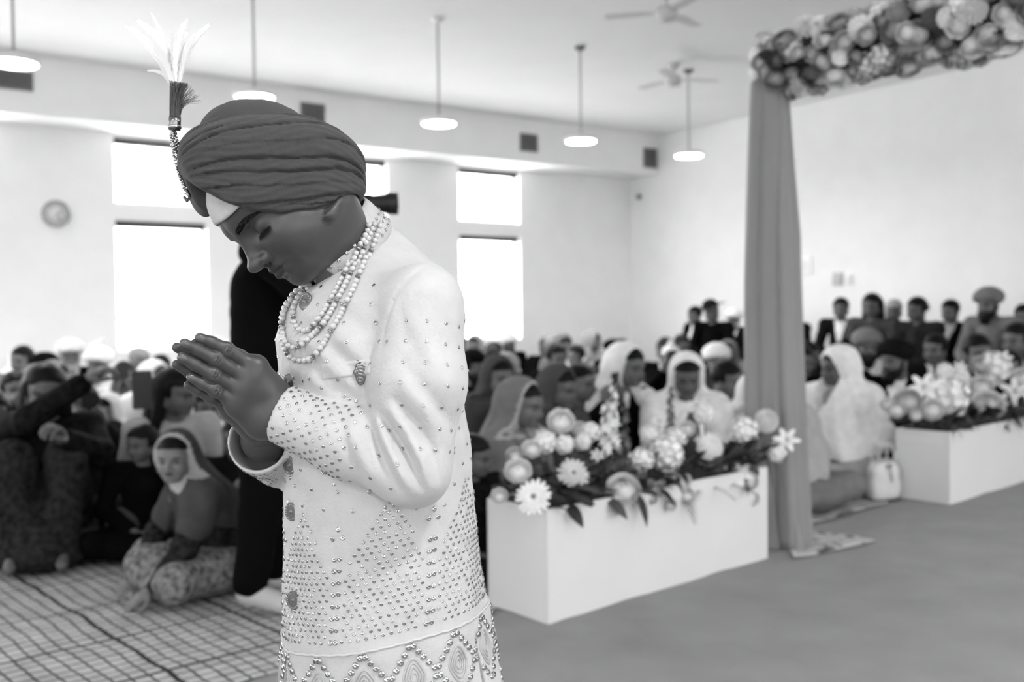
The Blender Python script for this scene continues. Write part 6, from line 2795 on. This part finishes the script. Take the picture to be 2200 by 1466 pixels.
# --- near guests behind the first planter
guest(1118, 806, 4.7, 'lap', -28, 'woman in profile with sleek dark hair under a grey veil, behind the planter', gear='under', veil='grey', border='pale', top='mid', skin=2)
guest(1200, 780, 5.5, 'lap', -40, 'woman with dark hair and grey veil looking down, beside the veiled profile', gear='under', veil='mid', top='mid', skin=1)
guest(1345, 732, 6.1, 'lap', -42, 'woman in black under a long white veil, behind the flower spike', gear='under', veil='white', top='black', bottom='black', skin=2)
guest(1475, 756, 5.9, 'fold', -95, 'woman in white with folded hands framed by a white veil', gear='under', veil='white', top='white', bottom='white', skin=1)
guest(1802, 738, 6.35, 'lookR', -120, 'woman wrapped in a large pale shawl, seated beside the white handbag', gear='under', veil='white', wrap=True, top='pale', bottom='pale', skin=1)
guest(1690, 800, 5.75, 'lap', -60, 'guest in a pale draped outfit half hidden by the grey drape', gear='under', veil='pale', wrap=True, top='pale', bottom='grey', skin=2, sc=0.92)
guest(1012, 905, 4.2, 'lookL', -60, 'guest in dark patterned clothes between the boy and the planter', gear='long', top='charcoal', bottom='charcoal', patt=True, sc=0.72)
guest(1070, 760, 6.3, 'lap', -60, 'veiled woman in mid grey behind the veiled profile', gear='under', veil='mid', top='mid', skin=2)
guest(1245, 775, 6.0, 'phone', -40, 'guest in black raising a phone behind the two veiled women', gear='hair', top='black', skin=2)
guest(1560, 770, 6.4, 'lookL', -80, 'guest in grey suit beside the woman with folded hands', gear='hair', top='grey', shirt='white', skin=2)
guest(1620, 800, 6.0, 'lap', -70, 'guest in pale sleeves beside the grey drape', gear='under', veil='white', top='grey', skin=2)
guest(1925, 722, 7.3, 'lookR', -110, 'bearded man in a dark turban and black suit with white shirt', gear='turban', gearc='charcoal', top='black', shirt='white', beard='black', skin=2)
guest(1862, 700, 9.0, 'lap', -95, 'man in a large grey turban with black beard and white shirt', gear='turban', gearc='grey', top='white', beard='black', skin=2)
guest(1720, 735, 7.6, 'lap', -70, 'guest in black with dark hair right behind the drape', gear='hair', top='black', skin=1)
guest(2010, 712, 8.7, 'lookR', -100, 'guest in a dark jacket and open white collar behind the second planter', gear='hair', top='charcoal', shirt='white', tie='black', skin=2)
guest(2100, 712, 7.6, 'lap', -90, 'guest with a dark bun seen behind the second planter', gear='bun', top='charcoal', skin=2)
guest(2185, 688, 8.5, 'lookR', -110, 'guest in pale blouse and dark shawl behind the second planter', gear='long', top='pale', bottom='black', skin=2)

# --- back bench along the back wall
WOOD = mat('bench_wood', 0.06, rough=0.5, noise=0.3, nscale=8)
BROW = {}
for (bs, t0, t1, lab) in ((0.98, 1.9, 8.3, 'long low wooden bench against the back wall'), (1.95, 2.9, 8.3, 'long low wooden bench in front of the wall bench')):
    bn = empty('bench', room(bs - 0.02, (t0 + t1) / 2, 0))
    bn.rotation_euler = (0, 0, math.atan2(VD.y, VD.x))
    tag(bn, lab, 'bench', 'back benches')
    mesh_obj('seat', box_mesh('seat', (0, 0, 0.40), (t1 - t0, 0.36, 0.04), bevel=0.006), WOOD, bn)
    for x in (-0.48, -0.16, 0.16, 0.48):
        for y in (-0.14, 0.14):
            mesh_obj('leg', box_mesh('leg', (x * (t1 - t0), y, 0.19), (0.05, 0.05, 0.38)), WOOD, bn)
FRONT_ROW = {1532, 1876, 1975, 2130}
bench_y = [(1497, 655, 'hair', None, 'black', 'white', None, 'man in a black suit on the back bench beside the wide dark hat'),
           (1532, 645, 'hat', 'charcoal', 'black', None, None, 'guest in a wide dark tilted hat on the back bench'),
           (1580, 660, 'turban', 'white', 'charcoal', 'white', 'grey', 'man in a white turban on the back bench behind the drape'),
           (1700, 650, 'bun', None, 'charcoal', None, None, 'woman with dark hair on the back bench next to the drape'),
           (1808, 636, 'hair', None, 'charcoal', 'white', None, 'slim man in a charcoal suit on the back bench'),
           (1876, 626, 'long', None, 'mid', None, None, 'woman with full dark hair and dark jacket on the back bench'),
           (1922, 640, 'hair', 'greyhair', 'white', None, None, 'guest in a white shirt on the back bench'),
           (1975, 634, 'bun', None, 'dark', None, None, 'woman in a dark patterned blouse on the back bench'),
           (2046, 640, 'hair', None, 'black', 'pale', None, 'man in a black suit with pale tie on the back bench'),
           (2130, 612, 'turban', 'grey', 'grey', None, 'black', 'broad bearded man in a grey shirt on the back bench'),
           (2200, 650, 'hair', None, 'dark', 'white', None, 'man in a dark suit at the end of the back bench')]
for (px, yt, gear, gc, top, shirt, brd, lab) in bench_y:
    # intersection of the view ray with the bench line
    p = on_plane(px, 640, room(1.95 if px in FRONT_ROW else 0.98, 0, 0), UD)
    z0 = 0.0
    zt = CAMZ - (yt - hor(px)) / FPX * p.y
    sc = min(max(zt / (1.275 + (0.035 if gear == 'turban' else 0.015)), 0.9), 1.08)
    heading = math.atan2(-UD.y, -UD.x) + R(rng.uniform(-8, 25))
    B = body('chair')
    o = person('chair', (p.x, p.y, 0.0), heading, sc, lab, 'guests on the back bench', top=top, bottom='black' if top in ('black', 'charcoal', 'dark') else 'dark', shirt=shirt, tie=None, gear=gear, gearc=gc,
               beard=brd, skin=rng.choice((1, 2, 2)), patt=(top == 'dark' and shirt is None))
    placed.append((p.x, p.y))

# --- the rest of the seated crowd
rc = random.Random(77)
gears = [('turban', 'white'), ('turban', 'black'), ('turban', 'grey'), ('hair', None), ('hair', None), ('long', None), ('veil', 'white'), ('veil', 'grey'), ('veil', 'pale'),
         ('veil', 'mid'), ('topknot', 'black'), ('hair', 'greyhair'), ('bun', None), ('turban', 'white'), ('topknot', 'white')]
tops = ['black', 'black', 'charcoal', 'dark', 'mid', 'grey', 'white', 'pale']
TW = {'black': 'black', 'charcoal': 'charcoal', 'dark': 'dark grey', 'mid': 'mid grey', 'grey': 'grey', 'white': 'white', 'pale': 'pale'}
GW = {('turban', 'white'): 'white turban', ('turban', 'black'): 'black turban', ('turban', 'grey'): 'grey turban', ('hair', None): 'short dark hair', ('long', None): 'long dark hair', ('veil', 'white'): 'white veil',
      ('veil', 'grey'): 'grey veil', ('veil', 'pale'): 'pale veil', ('veil', 'mid'): 'mid grey veil', ('topknot', 'black'): 'black topknot cloth', ('hair', 'greyhair'): 'grey hair', ('bun', None): 'dark hair in a bun',
      ('topknot', 'white'): 'white topknot cloth'}
n_fill = 0
s_ = 2.9
while s_ < 13.5:
    t_ = 0.95
    while t_ < 8.0:
        p = room(s_ + rc.uniform(-.2, .2), t_ + rc.uniform(-.18, .18))
        px = 1100 + p.x / p.y * FPX
        ok = p.y > 6.3 and -60 < px < 2270 and not (560 < px < 985 and p.y < 7.5)
        if ok and p.y < 7.6 and 1250 < px < 1950:
            ok = False
        if ok and min((math.hypot(p.x - a, p.y - b) for a, b in placed), default=9) < 0.56:
            ok = False
        if ok and rc.random() < 0.93:
            gk, gc = rc.choice(gears)
            top = rc.choice(tops)
            if rc.random() < 0.35 and gk in ('hair', 'turban'):
                top = 'black'
            pz = rc.choice(('lap', 'lookR', 'lookL', 'lap', 'lookL', 'fold', 'phone') if p.y < 11 else ('lap', 'lookR', 'lookL'))
            zone = 'near the windows' if t_ < 3.4 else 'near the benches' if s_ < 4.6 else 'in mid crowd'
            zone += {'lap': '', 'lookR': ', looking aside', 'lookL': ', head turned', 'fold': ', hands folded', 'phone': ', filming'}[pz]
            pt_ = rc.random() < 0.3
            lab = 'guest with %s, in %s%s, %s' % (GW[(gk, gc)], 'patterned ' if pt_ else '', TW[top] + (' with white shirt' if gk in ('turban', 'hair') and top in ('black', 'charcoal') else ''), zone)
            tocam = math.degrees(math.atan2(-p.y, -p.x))
            yaw = R(tocam + 15 + rc.uniform(-45, 45))
            sc = rc.uniform(0.90, 1.04)
            kw = {}
            if gk == 'veil':
                kw = dict(gear='under', veil=gc)
            else:
                kw = dict(gear=gk, gearc=gc)
                if gk == 'turban':
                    kw['beard'] = rc.choice(('black', 'grey', 'black'))
                if gk in ('turban', 'hair') and top in ('black', 'charcoal'):
                    kw['shirt'] = 'white'
                    kw['tie'] = rc.choice((None, 'dark'))
            person(pz, (p.x, p.y, 0.012), yaw, sc, lab, 'guests seated on the floor', top=top, bottom=rc.choice((top, 'dark')), skin=rc.choice((1, 2, 2, 3)),
                   patt=pt_, **kw)
            placed.append((p.x, p.y))
            n_fill += 1
            if pz == 'phone':
                q = Vector(body('phone')['J']['phone'])
                q.rotate(Quaternion((0, 0, 1), yaw))
                phone((p.x + q.x * sc, p.y + q.y * sc, 0.012 + q.z * sc), yaw, 'black phone held up by the ' + lab.replace(', filming', '').replace('guest with ', 'guest in ').split(', in ')[0] + zone.replace(', filming', '').replace('near', ' near').replace('in the', ' in the'), lit=rc.random() < 0.3)
        t_ += 0.74
    s_ += 0.76
print('crowd fill', n_fill, 'persons', len(placed))

# --- handbag standing by the shawled woman
hb = empty('handbag', on_plane(1897, 1072, (0, 0, 0.014), Vector((0, 0, 1))), R(20))
hb.scale = (1.05, 1.05, 1.1)
tag(hb, 'white leather handbag with handles standing by the second planter', 'bag')
BAGW = mat('bag_white', 0.62, rough=0.4, spec=0.35, noise=0.05, nscale=20)
V_, F_ = polymesh(lambda P: smax(smax(sellp(P, (0, 0, 0.10), (0.105 - 0.0, 0.055, 0.13), 3.2) + 0.14 * np.maximum(0, P[:, 2] - 0.06) * 0.35, P[:, 2] - 0.205, 0.01), 0.004 - P[:, 2], 0.004)
                  + 0.002 * vnoise(P, 30, 2), (-0.15, -0.1, -0.01), (0.15, 0.1, 0.25), 0.006)
mesh_obj('bag_body', np_mesh('bag_body', V_, F_), BAGW, hb)
for sy in (-0.03, 0.03):
    mesh_obj('handle', tube('handle', [(-0.05, sy, 0.18), (-0.055, sy, 0.25), (-0.03, sy * 0.9, 0.295), (0.03, sy * 0.9, 0.295), (0.055, sy, 0.25), (0.05, sy, 0.18)], 0.006, 8), BAGW, hb)
mesh_obj('strap_tie', tube('strap_tie', [(0.0, -0.055, 0.2), (0.005, -0.062, 0.16), (0.012, -0.06, 0.10)], 0.004, 6), mat('bag_strap', 0.3), hb)
mesh_obj('clasp', box_mesh('clasp', (0, -0.055, 0.185), (0.03, 0.012, 0.02), bevel=0.003), METAL, hb)
